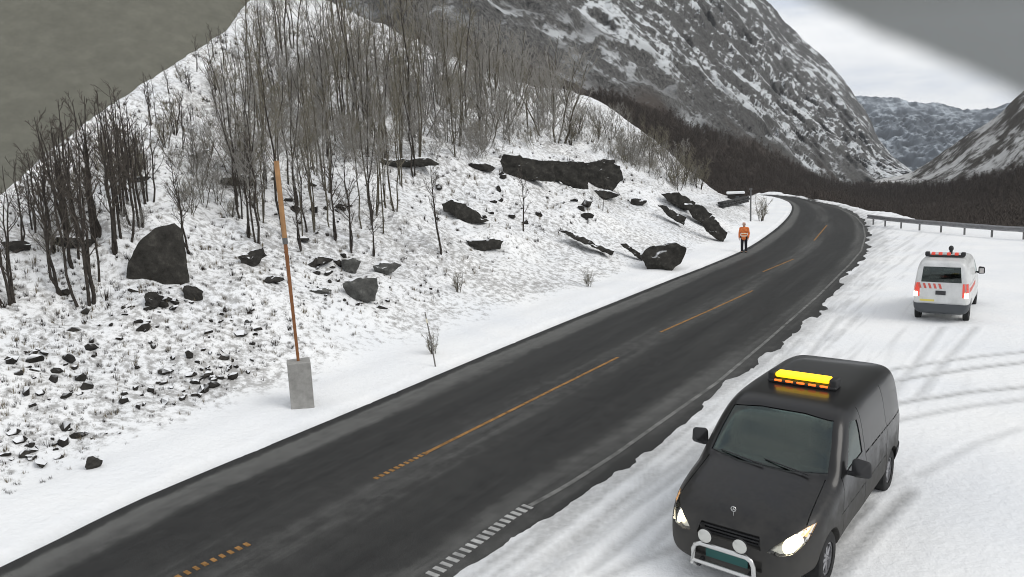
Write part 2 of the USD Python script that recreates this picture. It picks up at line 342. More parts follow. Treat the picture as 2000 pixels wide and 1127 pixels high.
def curve(px, step, back=24.0):
    p = flat(px)
    d = p[0] - p[1]; d /= np.linalg.norm(d)
    p = np.vstack([p[0] + d * back, p[0] + d * back * .5, p])
    t = np.r_[0, np.cumsum(np.linalg.norm(np.diff(p, axis=0), axis=1))]
    from scipy.interpolate import PchipInterpolator
    tt = np.arange(0, t[-1], step)
    return np.c_[PchipInterpolator(t, p[:, 0])(tt), PchipInterpolator(t, p[:, 1])(tt)]


L_edge, R_edge = curve(left_px, .8), curve(right_px, .8)
road_poly = shapely.Polygon(np.vstack([L_edge, R_edge[::-1]])).buffer(0)
L_line, R_line = shapely.LineString(L_edge), shapely.LineString(R_edge)

# ------------------------------------------------------------------ terrain around the road: a fan of columns, each a real profile of the ground
sil_px = [(-700, 900), (-300, 640), (0, 380), (100, 292), (200, 215), (300, 150), (440, 60), (490, -5), (540, -70), (640, -90), (760, -60), (850, 20), (905, 76), (960, 104), (1060, 145), (1110, 168), (1150, 186), (1200, 216), (1250, 253), (1300, 291), (1350, 336), (1400, 374), (1430, 386), (1465, 381), (1500, 374), (1540, 379), (1580, 386), (1630, 392), (1690, 410), (1750, 415), (1820, 434), (1900, 443), (2000, 451), (2200, 470), (2700, 520)]
sp_ = np.array(sil_px, float)
sd_ = ray(sp_[:, 0], sp_[:, 1])
sil_az, sil_te = np.arctan2(sd_[:, 0], sd_[:, 1]), sd_[:, 2]
AZ = np.radians(np.arange(-64, 64.01, .11))
D = 3.4 * 1.0128 ** np.arange(0, 302)
A2, D2 = np.meshgrid(AZ, D, indexing="ij")
X2, Y2 = D2 * np.sin(A2), D2 * np.cos(A2)
P3 = np.stack([X2, Y2, np.zeros_like(X2)], -1)
pts = shapely.points(X2.ravel(), Y2.ravel())
inside = shapely.contains(road_poly, pts).reshape(X2.shape)
dl = shapely.distance(L_line, pts).reshape(X2.shape); dr = shapely.distance(R_line, pts).reshape(X2.shape)
is_left = dl < dr
s = np.where(is_left, dl, dr)
rag = (meshkit.fbm(P3 * 2.2, 4, 3) - .5)
rag2 = (meshkit.fbm(P3 * .7, 3, 5) - .5)
sm = lambda t: np.clip(t, 0, 1) ** 2 * (3 - 2 * np.clip(t, 0, 1))
se = np.where(inside, -s, s)
# left of the road: a ploughed lip of snow, a level verge, then the hill
slope_k = .50
verge = .13 * sm((se + .06 + rag * .25) / .45) + .10 * sm((se - .4) / 1.2)
hs = np.maximum(se - 1.7, 0)
hill = slope_k * (np.sqrt(hs ** 2 + 1.2 ** 2) - 1.2)
ramp = np.clip(hs / 6, 0, 1)
lump = (meshkit.fbm(P3 / 7.0, 4, 11) - .5) * 2.6 + (meshkit.fbm(P3 / 1.6, 4, 12) - .5) * .95
z_left = verge + hill + ramp * lump
streak_n = meshkit.fbm(np.stack([(X2 * .80 - Y2 * .60) * 5.0, (X2 * .60 + Y2 * .80) * .22, X2 * 0], -1), 4, 31)
edge_n = meshkit.fbm(np.stack([(X2 * .80 - Y2 * .60) * 1.6, (X2 * .60 + Y2 * .80) * .8, X2 * 0], -1), 4, 33) - .5
z_right = .062 * sm((se + .50 + edge_n * .9 + rag * .22) / 1.0) + .03 * rag2 * np.clip(se, 0, 1)
Z = np.where(inside & (se < -.6), -.08, np.where(is_left, z_left, z_right) - .022)
Z = np.where((se < .0), np.minimum(Z, np.where(is_left, .13, .03)), Z)
# the ground ends in a skyline of its own: below the line of sight of that skyline, and falling away behind it
te = np.interp(AZ, sil_az, sil_te)[:, None] + .0035 * (meshkit.fbm(np.c_[AZ * 90, AZ * 0, AZ * 0], 3, 21)[:, None] - .5)
lim = H + te * D2
over = Z > lim
first = np.where(over.any(1), over.argmax(1), len(D) - 1)
dc = D[first][:, None]
fall = np.where(A2 < math.radians(17), .28, .55)
k = .35
limit = lim - fall * np.maximum(D2 - dc, 0) * np.minimum(1, (np.maximum(D2 - dc, 0)) / 6)
h_ = np.clip(.5 + .5 * (limit - Z) / k, 0, 1)
Zs = limit * (1 - h_) + Z * h_ - k * h_ * (1 - h_)
blend = np.clip((D2 - 25) / 20, 0, 1) * 1.0
Z = np.where(D2 > dc * .55, np.where(inside & (D2 < dc), Z, Zs), Z)
Z = np.maximum(Z, -45)
# wheel tracks in the lay-by
tracks_px = [[(2080, 682), (1900, 700), (1760, 722), (1640, 742)], [(2080, 702), (1900, 722), (1760, 745), (1640, 768)], [(2080, 752), (1900, 768), (1760, 790), (1600, 830)], [(2080, 775), (1900, 795), (1760, 822), (1600, 862)],
             [(1775, 965), (1700, 1040), (1640, 1110), (1560, 1200)], [(1690, 990), (1620, 1080), (1500, 1200)], [(1560, 665), (1450, 790), (1330, 905), (1180, 1010), (1000, 1140)], [(1520, 760), (1420, 850), (1300, 950), (1150, 1050), (1010, 1150)],
             [(1640, 620), (1560, 720), (1420, 870), (1240, 990), (1060, 1120)], [(1840, 640), (1780, 720), (1720, 800)], [(1905, 640), (1850, 700), (1790, 780)], [(1335, 1070), (1240, 1100), (1100, 1180)], [(1380, 940), (1260, 1030), (1150, 1120)], [(1990, 840), (1900, 870), (1790, 930)]]
track_w = [.7, .8, .8, .55, .75, .6, .55, .5, .5, .4, .4, .6, .55, .3]
wear = np.zeros_like(X2)
for tp, tw in zip(tracks_px, track_w):
    q = flat(tp)
    dd = shapely.distance(shapely.LineString(np.array(trimesh.path.simplify.resample_spline(q, count=40)) if False else q), pts).reshape(X2.shape)
    g = np.exp(-(dd / .105) ** 2)
    wear = np.maximum(wear, tw * g)
    lugs = .5 + .5 * np.sin((X2 * .77 + Y2 * .64) * 28)
    Z = Z - np.where(is_left | inside, 0, .022 * g * (.6 + .4 * lugs)) + np.where(is_left | inside, 0, .010 * np.exp(-((dd - .2) / .07) ** 2))
slush = np.clip(1 - (se + .3 + (streak_n - .5) * 3 + rag * 1.2 + rag2) / 1.3, 0, 1) * (~is_left)
wear = np.maximum(wear, .75 * slush)
yard = (~is_left) & (~inside)
wear = np.where(yard, np.maximum(wear, .5 * np.clip((streak_n - .53) * 5, 0, 1) * np.clip(1.1 - se / 5, 0, 1)), wear)
wear = np.where(is_left, .3 * np.clip(1 - (se + rag * .3) / .28, 0, 1), wear)
brush = np.where(is_left, np.clip((se - 1.9 + rag * 1.2) / .9, 0, 1), .0)
ni, nj = X2.shape
i, j = np.meshgrid(np.arange(ni - 1), np.arange(nj - 1), indexing="ij")
a = i * nj + j
gf = np.concatenate([np.stack([a, a + 1, a + nj + 1], -1).reshape(-1, 3), np.stack([a, a + nj + 1, a + nj], -1).reshape(-1, 3)])[:, [0, 2, 1]]
ground = obj("ground", (np.c_[X2.ravel(), Y2.ravel(), Z.ravel()], gf), "snow", smooth=True, kind="structure", label="snow covered hillside, verge and lay-by around the road")


def primvar(prim, name, vals):
    UsdGeom.PrimvarsAPI(prim).CreatePrimvar(name, Sdf.ValueTypeNames.FloatArray, "vertex").Set(Vt.FloatArray.FromNumpy(np.asarray(vals, np.float32).ravel()))


primvar(ground, "wear", wear); primvar(ground, "brush", brush)


def hit(px, py):
    """The point of the ground that shows at a pixel of the photograph, and its distance."""
    d = ray(px, py); az = math.atan2(d[0], d[1])
    c = np.clip((az - AZ[0]) / (AZ[1] - AZ[0]), 0, ni - 1.001); i0 = int(c); t = c - i0
    zz = Z[i0] * (1 - t) + Z[i0 + 1] * t
    o = zz - (H + d[2] * D)
    w = np.nonzero(o >= 0)[0]
    if not len(w): return None
    k = w[0]
    if k == 0: dd = D[0]
    else:
        u = -o[k - 1] / (o[k] - o[k - 1]); dd = D[k - 1] + u * (D[k] - D[k - 1])
    return np.array([d[0] * dd, d[1] * dd, H + d[2] * dd]), dd


def ground_z(x, y):
    az, d = math.atan2(x, y), math.hypot(x, y)
    c = np.clip((az - AZ[0]) / (AZ[1] - AZ[0]), 0, ni - 1.001); i0 = int(c); t = c - i0
    return float(np.interp(d, D, Z[i0] * (1 - t) + Z[i0 + 1] * t))


# ------------------------------------------------------------------ road
from scipy.interpolate import PchipInterpolator
nL = 300


def resample(p, n):
    t = np.r_[0, np.cumsum(np.linalg.norm(np.diff(p, axis=0), axis=1))]
    q = np.linspace(0, t[-1], n)
    return np.c_[np.interp(q, t, p[:, 0]), np.interp(q, t, p[:, 1])], q


Lr, ql = resample(L_edge, nL); Rr, qr = resample(R_edge, nL)
rt_ = np.gradient(Rr, axis=0); rt_ /= np.linalg.norm(rt_, axis=1, keepdims=True); Rr = Rr + np.c_[rt_[:, 1], -rt_[:, 0]] * .6
ac = np.linspace(0, 1, 33)
V = Lr[:, None] * (1 - ac)[None, :, None] + Rr[:, None] * ac[None, :, None]
along = (ql + qr) / 2
uv = np.stack(np.broadcast_arrays(ac[None, :], along[:, None]), -1)
i, j = np.meshgrid(np.arange(nL - 1), np.arange(32), indexing="ij"); a = i * 33 + j
rf = np.concatenate([np.stack([a, a + 1, a + 34], -1).reshape(-1, 3), np.stack([a, a + 34, a + 33], -1).reshape(-1, 3)])
# a skirt so that the road slab has a thickness
rv = np.concatenate([V.reshape(-1, 2), np.zeros((nL * 33, 1))], 1)
road = UsdGeom.Xform.Define(stage, "/World/road").GetPrim()
tag(road, "dark wet asphalt road curving away to the right", None, None, "structure")
obj("asphalt", (rv, rf), "asphalt", road, smooth=True, uv=uv.reshape(-1, 2))


def ribbon(p, w, z, step=.5):
    p = np.asarray(p, float); t = np.gradient(p, axis=0); t /= np.linalg.norm(t, axis=1, keepdims=True)
    n = np.c_[t[:, 1], -t[:, 0]] * w / 2
    v = np.vstack([np.c_[p - n, np.full(len(p), z)], np.c_[p + n, np.full(len(p), z)]]); m = len(p); k = np.arange(m - 1)
    return v, np.concatenate([np.stack([k, k + m, k + m + 1], -1), np.stack([k, k + m + 1, k + 1], -1)])


def line_pts(px, step):
    p, q = resample(flat(px), 400)
    n = max(2, int(q[-1] / step) + 1)
    return resample(p, n)[0]


# centre line: two ribbed dashes near the camera, then plain ones
def ribs(px, step, size, material, name):
    p = line_pts(px, step); t = np.gradient(p, axis=0); t /= np.linalg.norm(t, axis=1, keepdims=True)
    for (x, y), (tx, ty) in zip(p, t):
        w = rng.uniform(.85, 1.1)
        m = MB().box((0, 0, .004), (size[0] * w, size[1] * rng.uniform(.9, 1.05), .008)).out()
        c, s_ = tx, ty
        v = m[0].copy(); v[:, :2] = np.c_[v[:, 0] * c - v[:, 1] * s_, v[:, 0] * s_ + v[:, 1] * c] + (x, y)
        obj(name, (v, m[1]), material, road)


ribs([(330, 1136), (400, 1102), (482, 1064)], .118, (.06, .12), "yellow_paint", "centre_line_rib")
ribs([(735, 934), (830, 886)], .125, (.075, .11), "yellow_paint", "centre_line_rib")
for px in ([(832, 885), (960, 821), (1080, 761), (1207, 698)], [(1290, 649), (1380, 609), (1470, 568)], [(1490, 531), (1550, 506)], [(1590, 470), (1615, 440)]):
    obj("centre_line_dash", ribbon(line_pts(px, .4), .09, .006), "yellow_paint", road)
ribs([(845, 1122), (870, 1104), (940, 1052), (1000, 1008), (1030, 990)], .135, (.07, .19), "white_paint", "edge_line_rib")
obj("edge_line", ribbon(line_pts([(1035, 988), (1100, 953), (1200, 889), (1300, 818), (1400, 748), (1500, 664), (1600, 576), (1660, 516), (1682, 490), (1690, 462), (1686, 440), (1672, 424), (1640, 408), (1595, 396)], .5), .09, .006), "worn_paint", road)

# ------------------------------------------------------------------ valley floor and mountains
ang = np.linspace(0, 2 * np.pi, 97)[:-1]
rad = np.r_[0, 60, 130, 200, 400, 800, 1600, 3200, 9000]
vv = [(0, 0, -46.0)]
for r in rad[1:]:
    for a_ in ang: vv.append((r * math.sin(a_), r * math.cos(a_), -46.0 - (meshkit.fbm(np.array([r * math.sin(a_) / 90, r * math.cos(a_) / 90, 0]), 3, 4) - .5) * 8))
vf = [(0, 1 + k, 1 + (k + 1) % 96) for k in range(96)]
for q in range(len(rad) - 2):
    o = 1 + q * 96
    for k in range(96):
        k2 = (k + 1) % 96; vf += [(o + k, o + 96 + k, o + 96 + k2), (o + k, o + 96 + k2, o + k2)]
valley = obj("valley_floor", (np.array(vv), np.array(vf)[:, [0, 2, 1]]), "near_slope", smooth=True, kind="structure", label="brown and white valley floor below the road")
primvar(valley, "cover", np.full(len(vv), 1.0))


def slope_mesh(nodes, ncol, nrow, seed, amp, gdir, ampg=0.0, crag=0.0):
    """A mountainside from columns given as (x of the photograph, [(y, horizontal distance), ...] from foot to ridge)."""
    xs = np.array([n[0] for n in nodes], float); kk = len(nodes[0][1])
    ys = np.array([[q[0] for q in n[1]] for n in nodes], float); ds = np.array([[q[1] for q in n[1]] for n in nodes], float)
    cx = np.linspace(xs[0], xs[-1], ncol); tr = np.linspace(0, kk - 1, nrow)
    yc = np.stack([PchipInterpolator(xs, ys[:, m_])(cx) for m_ in range(kk)], 1); dcx = np.stack([PchipInterpolator(xs, ds[:, m_])(cx) for m_ in range(kk)], 1)
    Y = np.stack([np.interp(tr, np.arange(kk), r) for r in yc]); DD = np.stack([np.exp(np.interp(tr, np.arange(kk), np.log(r))) for r in dcx])
    d = ray(np.broadcast_to(cx[:, None], Y.shape), Y)
    p = d * DD[..., None] + np.array([0, 0, H])
    g = np.asarray(gdir, float); g /= np.linalg.norm(g)
    across = np.cross(g, [math.sin(.2), math.cos(.2), 0]); across /= np.linalg.norm(across)
    uv_ = np.stack([p @ across, p @ g], -1)
    sc = DD / 300.0
    n1 = meshkit.fbm(p / 70.0, 6, seed) - .5
    rid = 1 - 2 * np.abs(meshkit.fbm(np.stack([uv_[..., 0] / 45, uv_[..., 1] / 260, p[..., 0] * 0], -1), 5, seed + 9) - .5)
    disp = amp * n1 * 2 + ampg * (rid - .8) + crag * (1 - 2 * np.abs(meshkit.fbm(p / 24.0, 5, seed + 3) - .5) - .8)
    taper = np.clip((kk - 1 - tr) * 2.5, .35, 1)[None, :]
    p = p + (d * np.array([1, 1, 0])) * (disp * sc * taper)[..., None] * -.9 + np.array([0, 0, 1.0]) * (disp * sc * taper * .35)[..., None]
    ni_, nj_ = Y.shape
    i, j = np.meshgrid(np.arange(ni_ - 1), np.arange(nj_ - 1), indexing="ij"); a = i * nj_ + j
    f = np.concatenate([np.stack([a, a + nj_, a + nj_ + 1], -1).reshape(-1, 3), np.stack([a, a + nj_ + 1, a + 1], -1).reshape(-1, 3)])
    return p, f, uv_, np.broadcast_to(tr[None, :], Y.shape)


R_ = lambda x: np.array([math.cos(x), -math.sin(x), 0])
gmain = R_(.25) * .78 + np.array([0, 0, -.62]) + np.array([-.1, -.3, 0]) * .3
main_nodes = [(420, [(520, 110), (250, 190), (100, 260), (-900, 700)]), (700, [(500, 110), (230, 190), (110, 260), (-900, 760)]), (880, [(480, 115), (120, 190), (60, 250), (-800, 820)]), (1000, [(470, 120), (190, 200), (108, 260), (-640, 880)]),
              (1180, [(460, 130), (260, 220), (190, 280), (-420, 950)]), (1300, [(450, 140), (330, 240), (217, 310), (-250, 1000)]), (1400, [(440, 150), (380, 260), (252, 350), (-110, 1050)]), (1480, [(435, 160), (385, 290), (282, 400), (-20, 1100)]), (1540, [(430, 170), (388, 320), (312, 460), (52, 1150)]), (1600, [(425, 180), (390, 350), (343, 520), (104, 1180)]),
              (1640, [(440, 190), (390, 380), (360, 560), (146, 1200)]), (1668, [(446, 200), (388, 400), (364, 590), (184, 1210)]), (1692, [(446, 210), (386, 420), (366, 620), (222, 1220)]), (1720, [(446, 220), (384, 440), (366, 650), (280, 1220)]), (1760, [(446, 240), (382, 470), (364, 680), (322, 1150)]), (1800, [(446, 260), (380, 500), (366, 720), (350, 1050)])]
pm, fm_, um, tm = slope_mesh(main_nodes, 640, 400, 41, 11.0, gmain, 16.0, 13.0)
mountain = obj("mountain", (pm.reshape(-1, 3), fm_), "mountain_rock", smooth=True, uv=um.reshape(-1, 2), kind="structure", label="steep rocky mountainside streaked with snow above the road")
cover = np.clip((tm - 1.95 + (meshkit.fbm(pm / 40, 4, 6) - .5) * .9) / .25, 0, 1)
MX = np.broadcast_to(np.linspace(main_nodes[0][0], main_nodes[-1][0], pm.shape[0])[:, None], tm.shape)
primvar(mountain, "cover", cover)
primvar(mountain, "brown", np.clip((2.02 - tm + (meshkit.fbm(pm / 30, 3, 16) - .5) * .4) / .12, 0, 1) * np.clip((MX - 1090) / 120, .8, 1))

gl = R_(-.5) * .5 + np.array([0, 0, -.8])
left_nodes = [(-1400, [(1200, 60), (700, 180), (-1500, 600)]), (-700, [(1000, 60), (500, 180), (-1500, 600)]), (0, [(560, 70), (300, 180), (-1400, 600)]), (440, [(420, 110), (150, 200), (-1300, 640)]), (640, [(420, 130), (100, 240), (-1200, 700)])]
pl_, fl_, ul_, tl_ = slope_mesh(left_nodes, 200, 120, 51, 5.0, gl, 4.0)
lm = obj("mountain", (pl_.reshape(-1, 3), fl_), "misty_slope", smooth=True, uv=ul_.reshape(-1, 2), kind="structure", label="dull grey mountainside behind the left skyline of the hill")
primvar(lm, "cover", np.ones(tl_.shape))

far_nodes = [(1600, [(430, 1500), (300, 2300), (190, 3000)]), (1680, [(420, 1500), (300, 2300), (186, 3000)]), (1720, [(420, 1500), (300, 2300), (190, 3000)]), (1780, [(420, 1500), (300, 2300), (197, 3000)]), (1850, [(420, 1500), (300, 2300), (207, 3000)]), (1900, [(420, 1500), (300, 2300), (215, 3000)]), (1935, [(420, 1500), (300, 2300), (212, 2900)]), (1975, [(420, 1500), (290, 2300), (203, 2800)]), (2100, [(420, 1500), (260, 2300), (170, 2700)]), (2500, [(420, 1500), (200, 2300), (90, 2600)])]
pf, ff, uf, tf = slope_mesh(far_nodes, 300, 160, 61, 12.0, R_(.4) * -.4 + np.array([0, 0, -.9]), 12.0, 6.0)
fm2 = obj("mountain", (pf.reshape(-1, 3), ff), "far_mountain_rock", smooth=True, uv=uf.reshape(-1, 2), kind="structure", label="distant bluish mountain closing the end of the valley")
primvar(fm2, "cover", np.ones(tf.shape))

right_nodes = [(1600, [(470, 180), (400, 420), (376, 620), (372, 700)]), (1660, [(470, 170), (400, 400), (370, 580), (362, 690)]), (1720, [(475, 160), (400, 380), (367, 540), (350, 680)]), (1775, [(480, 150), (400, 360), (368, 500), (340, 660)]), (1800, [(480, 145), (400, 350), (367, 480), (326, 640)]), (1850, [(485, 140), (400, 330), (364, 440), (291, 610)]), (1900, [(485, 135), (400, 310), (356, 400), (256, 580)]), (1950, [(490, 130), (395, 290), (345, 370), (224, 550)]), (1990, [(490, 125), (390, 270), (332, 350), (187, 530)]), (2060, [(495, 120), (385, 250), (310, 330), (130, 500)]), (2250, [(520, 110), (380, 230), (260, 300), (-40, 460)]), (2700, [(600, 90), (380, 200), (180, 270), (-400, 420)])]
pr, fr, ur, tr_ = slope_mesh(right_nodes, 360, 220, 71, 6.0, R_(.5) * -.7 + np.array([0, 0, -.7]), 7.0, 7.0)
rm = obj("mountain", (pr.reshape(-1, 3), fr), "near_slope", smooth=True, uv=ur.reshape(-1, 2), kind="structure", label="dark wooded spur rising on the right side of the valley")
primvar(rm, "cover", np.clip((tr_ - 1.9 + (meshkit.fbm(pr / 30, 4, 6) - .5) * .9) / .3, 0, 1))
primvar(rm, "brown", np.clip((2.1 - tr_ + (meshkit.fbm(pr / 30, 3, 16) - .5) * .6) / .2, 0, 1))


# far woods on the feet of the mountains: masses of bare trees
def far_tree(seed):
    g = np.random.default_rng(seed); b = MB()
    b.tube([(0, 0, -.5), (.1, 0, 3.5), (.0, .1, 7)], [.12, .08, .02], 3, False)
    for _ in range(64):
        a_ = g.uniform(0, 6.28); u = g.uniform(-.9, 1); r0 = 2.5 * math.sqrt(max(.05, 1 - u * u)) * g.uniform(.3, 1) ** .5; h = 5.0 + 3.0 * u
        p0 = np.array([r0 * .45 * math.cos(a_), r0 * .45 * math.sin(a_), h - .6]); p1 = np.array([r0 * math.cos(a_), r0 * math.sin(a_), h + .35])
        side = np.array([-math.sin(a_), math.cos(a_), .3]) * .11
        b.add([p0 - side, p0 + side, p1 + side * .5 + (0, 0, .2)], [[0, 1, 2]])
    return b.out()


def instancer(name, protos, mats, pos, idx, scale, rot, label, kind="stuff", cat=None):
    pi = UsdGeom.PointInstancer.Define(stage, path_for(name))
    paths = []
    for k, (m, mm) in enumerate(zip(protos, mats)):
        q = usdkit.mesh(stage, f"{pi.GetPath()}/source_{k:03d}", m, MAT[mm], False); paths.append(q.GetPath())
    pi.CreatePrototypesRel().SetTargets(paths)
    pi.CreatePositionsAttr(Vt.Vec3fArray.FromNumpy(np.asarray(pos, np.float32)))
    pi.CreateProtoIndicesAttr(Vt.IntArray.FromNumpy(np.asarray(idx, np.int32)))
    sc = np.asarray(scale, np.float32); sc = np.repeat(sc[:, None], 3, 1) if sc.ndim == 1 else sc
    pi.CreateScalesAttr(Vt.Vec3fArray.FromNumpy(sc))
    pi.CreateOrientationsAttr(Vt.QuathArray([Gf.Quath(math.cos(r / 2), 0, 0, math.sin(r / 2)) for r in rot]))
    return tag(pi.GetPrim(), label, cat, None, kind)


ft = [far_tree(k) for k in range(4)]


def wood(p, t, lo, hi, n, label, smin=.22, smax=.55, keep=True):
    m = keep & (t > lo) & (t < hi + (meshkit.fbm(p / 35, 3, 8) - .5) * .35)
    q = p[m]; w = np.linalg.norm(q[:, :2], axis=1) ** .5
    k = rng.choice(len(q), n, p=w / w.sum())
    pos = q[k] + np.c_[rng.normal(0, 2.5, (n, 2)), np.full(n, -.3)]
    instancer("distant_wood", ft, ["wood_brown"] * 4, pos, rng.integers(0, 4, n), rng.uniform(smin, smax, n), rng.uniform(0, 6.28, n), label, cat="wood")


wood(pm, tm, np.where(MX > 1560, .02, .5), 1.9, 14000, "dark brown leafless wood along the foot of the main mountain", keep=MX > 1150)
wood(pr, tr_, .05, 1.97, 15000, "dark brown leafless wood below the right hand spur")


# ------------------------------------------------------------------ bare trees
def bare_tree(seed, h, stems=1, spread=.28, limbs=12, twigs=7, fine=3, r0=.07, lean=.06, low=.3):
    g = np.random.default_rng(seed); tb, cb = MB(), MB()
    for st in range(stems):
        a0 = g.uniform(0, 6.28); hh = h * g.uniform(.75, 1) if stems > 1 else h
        base = np.array([math.cos(a0), math.sin(a0), 0]) * (.12 if stems > 1 else 0) * g.uniform(.4, 1.6)
        ld = np.array([math.cos(a0), math.sin(a0)]) * (lean * g.uniform(.4, 2.0) if stems > 1 else lean * g.uniform(0, 1))
        tt = np.linspace(0, 1, 9); wob = np.cumsum(g.normal(0, .012 * h, (9, 2)), 0); wob -= wob[0]
        tr = np.c_[base[0] + ld[0] * hh * tt + wob[:, 0], base[1] + ld[1] * hh * tt + wob[:, 1], -.25 + (hh + .25) * tt]
        rr = r0 * (1 - tt) ** .8 + .008
        tb.tube(tr, rr * g.uniform(.75, 1.1), 6)
        for _ in range(limbs):
            u = low + (1 - low) * g.uniform(0, .95); k0 = np.array([np.interp(u, tt, tr[:, c]) for c in range(3)])
            a_ = g.uniform(0, 6.28); ln = hh * spread * (1.15 - u) * g.uniform(.6, 1.4) + .25; rise = g.uniform(.7, 1.7)
            d0 = np.array([math.cos(a_), math.sin(a_), rise]); d0 /= np.linalg.norm(d0)
            q = np.linspace(0, 1, 5)[:, None]; lp = k0 + d0 * ln * q + np.array([0, 0, .22 * ln]) * q ** 2 + g.normal(0, .03 * ln, (5, 3)) * q
            cb.tube(lp, np.interp(u, tt, rr) * .42 * (1 - q[:, 0] * .8) + .004, 4, False)
            for _ in range(twigs):
                v = g.uniform(.2, 1); k1 = np.array([np.interp(v, q[:, 0], lp[:, c]) for c in range(3)])
                d1 = d0 + g.normal(0, .55, 3) + (0, 0, .25); d1 /= np.linalg.norm(d1); l1 = ln * g.uniform(.25, .6)
                tp = k1 + d1 * l1 * np.linspace(0, 1, 3)[:, None] + g.normal(0, .04 * l1, (3, 3))
                cb.tube(tp, [.009, .007, .004], 3, False)
                for _ in range(fine):
                    k2 = k1 + d1 * l1 * g.uniform(.3, 1); d2 = d1 + g.normal(0, .6, 3) + (0, 0, .1); d2 /= np.linalg.norm(d2); l2 = l1 * g.uniform(.35, .8)
                    cb.tube([k2, k2 + d2 * l2], [.006, .0035], 3, False)
    return tb.out(), cb.out()


PROTO = {}


def tree(kind, loc, rz, s, label, group, name="bare_tree", cat="tree", ry=0.0):
    if kind not in PROTO:
        seed, hh, args, bark, twig = KINDS[kind][:5]
        t = thing(name, label, cat, loc, rz, group, s, 0, ry)
        tm_, cm_ = bare_tree(seed, hh, **args)
        obj("trunk", tm_, bark, t, smooth=True); obj("crown", cm_, twig, t)
        PROTO[kind] = t
        return t
    return copy_of(PROTO[kind], label, cat, loc, rz, group, s, 0, ry, name=name)


KINDS = {  # seed, height, shape, bark, twig, stem word, twig word
    "stem1": (1, 4.0, dict(stems=3, spread=.15, limbs=8, twigs=4, fine=2, r0=.040, lean=.04, low=.3), "bark_dark", "twig_dark", "three-stemmed", "dark"),
    "stem2": (2, 4.0, dict(stems=4, spread=.14, limbs=7, twigs=4, fine=2, r0=.036, lean=.06, low=.3), "bark_dark", "twig_dark", "four-stemmed", "dark"),
    "stem3": (3, 4.0, dict(stems=2, spread=.16, limbs=9, twigs=4, fine=2, r0=.042, lean=.04, low=.35), "bark_dark", "twig_dark", "twin-stemmed", "dark"),
    "birch1": (4, 9.0, dict(stems=1, spread=.16, limbs=22, twigs=6, fine=2, r0=.065, lean=.04, low=.36), "bark_dark", "twig_olive", "single-stemmed", "olive"),
    "birch2": (5, 9.0, dict(stems=2, spread=.14, limbs=15, twigs=6, fine=2, r0=.058, lean=.05, low=.36), "bark_dark", "twig_grey", "twin-stemmed", "grey"),
    "birch3": (6, 9.0, dict(stems=3, spread=.12, limbs=11, twigs=6, fine=2, r0=.052, lean=.06, low=.38), "bark_olive", "twig_olive", "three-stemmed", "olive"),
    "birch4": (7, 9.0, dict(stems=1, spread=.18, limbs=24, twigs=6, fine=3, r0=.06, lean=.03, low=.32), "bark_olive", "twig_grey", "single-stemmed", "grey"),
    "lone1": (8, 3.5, dict(stems=1, spread=.16, limbs=12, twigs=4, fine=2, r0=.055, lean=.03, low=.3), "bark_dark", "twig_dark", "single-stemmed", "dark"),
    "scrub1": (9, 2.2, dict(stems=5, spread=.30, limbs=7, twigs=4, fine=3, r0=.020, lean=.30, low=.15), "bark_olive", "twig_grey", "spreading", "grey"),
    "scrub2": (10, 2.2, dict(stems=6, spread=.28, limbs=6, twigs=4, fine=3, r0=.020, lean=.25, low=.1), "bark_dark", "twig_olive", "spreading", "olive"),
}
placed_trees, LABELLED = [], {}


def plant(kind, px, py, hpx, label, group, name="bare_tree", cat="tree", ry=0.0):
    h = hit(px, py)
    if h is None: return
    p, d = h
    H0 = KINDS[kind][1]
    s_ = hpx * d / F / H0
    w = s_ if kind.startswith("scrub") else max(s_, .55 * (1 + 0 * d)) if s_ > .3 else s_ * 1.5
    placed_trees.append((px, py))
    return tree(kind, (p[0], p[1], p[2] - .05), rng.uniform(0, 6.28), (w, w, s_), label, group, name, cat, ry)


MARKS = [(20, 400, "at the far left edge"), (130, 330, "at the left end of the skyline"), (220, 220, "behind the left clump of trees"), (310, 330, "above the big boulder"), (330, 150, "high on the left skyline"), (440, 100, "near the top of the left skyline"), (470, 330, "left of the orange pole"), (545, 400, "behind the orange pole"), (620, 430, "right of the orange pole"), (690, 430, "above the flat grey stone"), (780, 300, "by the low dark rock step"), (830, 420, "left of the dark slab rock"), (900, 330, "above the dark slab rock"),
         (560, 120, "at the top edge above the pole"), (700, 120, "at the top edge left of the crest"), (850, 120, "where the hill crest begins"), (900, 230, "on the upper bank left of the ledge"), (1010, 260, "straight above the left of the ledge"), (1090, 270, "straight above the middle of the ledge"), (1000, 130, "on the rounded crest"), (1150, 250, "above the right end of the ledge"), (1230, 310, "right of the ledge"), (1310, 340, "above the falling rock rib"), (1370, 370, "near the dark hut")]


def scatter(n, poly, hrange, kinds, label, group, name="bare_tree", cat="tree", mind=8):
    poly = shapely.Polygon(poly); x0, y0, x1, y1 = poly.bounds; got = []; tries = 0
    while len(got) < n and tries < n * 60:
        tries += 1
        x, y = rng.uniform(x0, x1), rng.uniform(y0, y1)
        if not poly.contains(shapely.Point(x, y)) or any((x - a_) ** 2 + (y - b_) ** 2 < mind ** 2 for a_, b_ in got): continue
        kd, hp_x = kinds[rng.integers(len(kinds))], rng.uniform(*hrange)
        size = "short" if hp_x < hrange[0] + (hrange[1] - hrange[0]) * .36 else "tall" if hp_x > hrange[0] + (hrange[1] - hrange[0]) * .68 else "middling"
        where = min(MARKS, key=lambda q: abs(q[0] - x) + .35 * abs(q[1] - y))[2]
        lb = f"{size} {KINDS[kd][6]} {KINDS[kd][5]} {label}, {where}"
        p = plant(kd, x, y, hp_x, lb, group, name, cat)
        if p: got.append((x, y)); LABELLED.setdefault((lb), []).append((x, p))


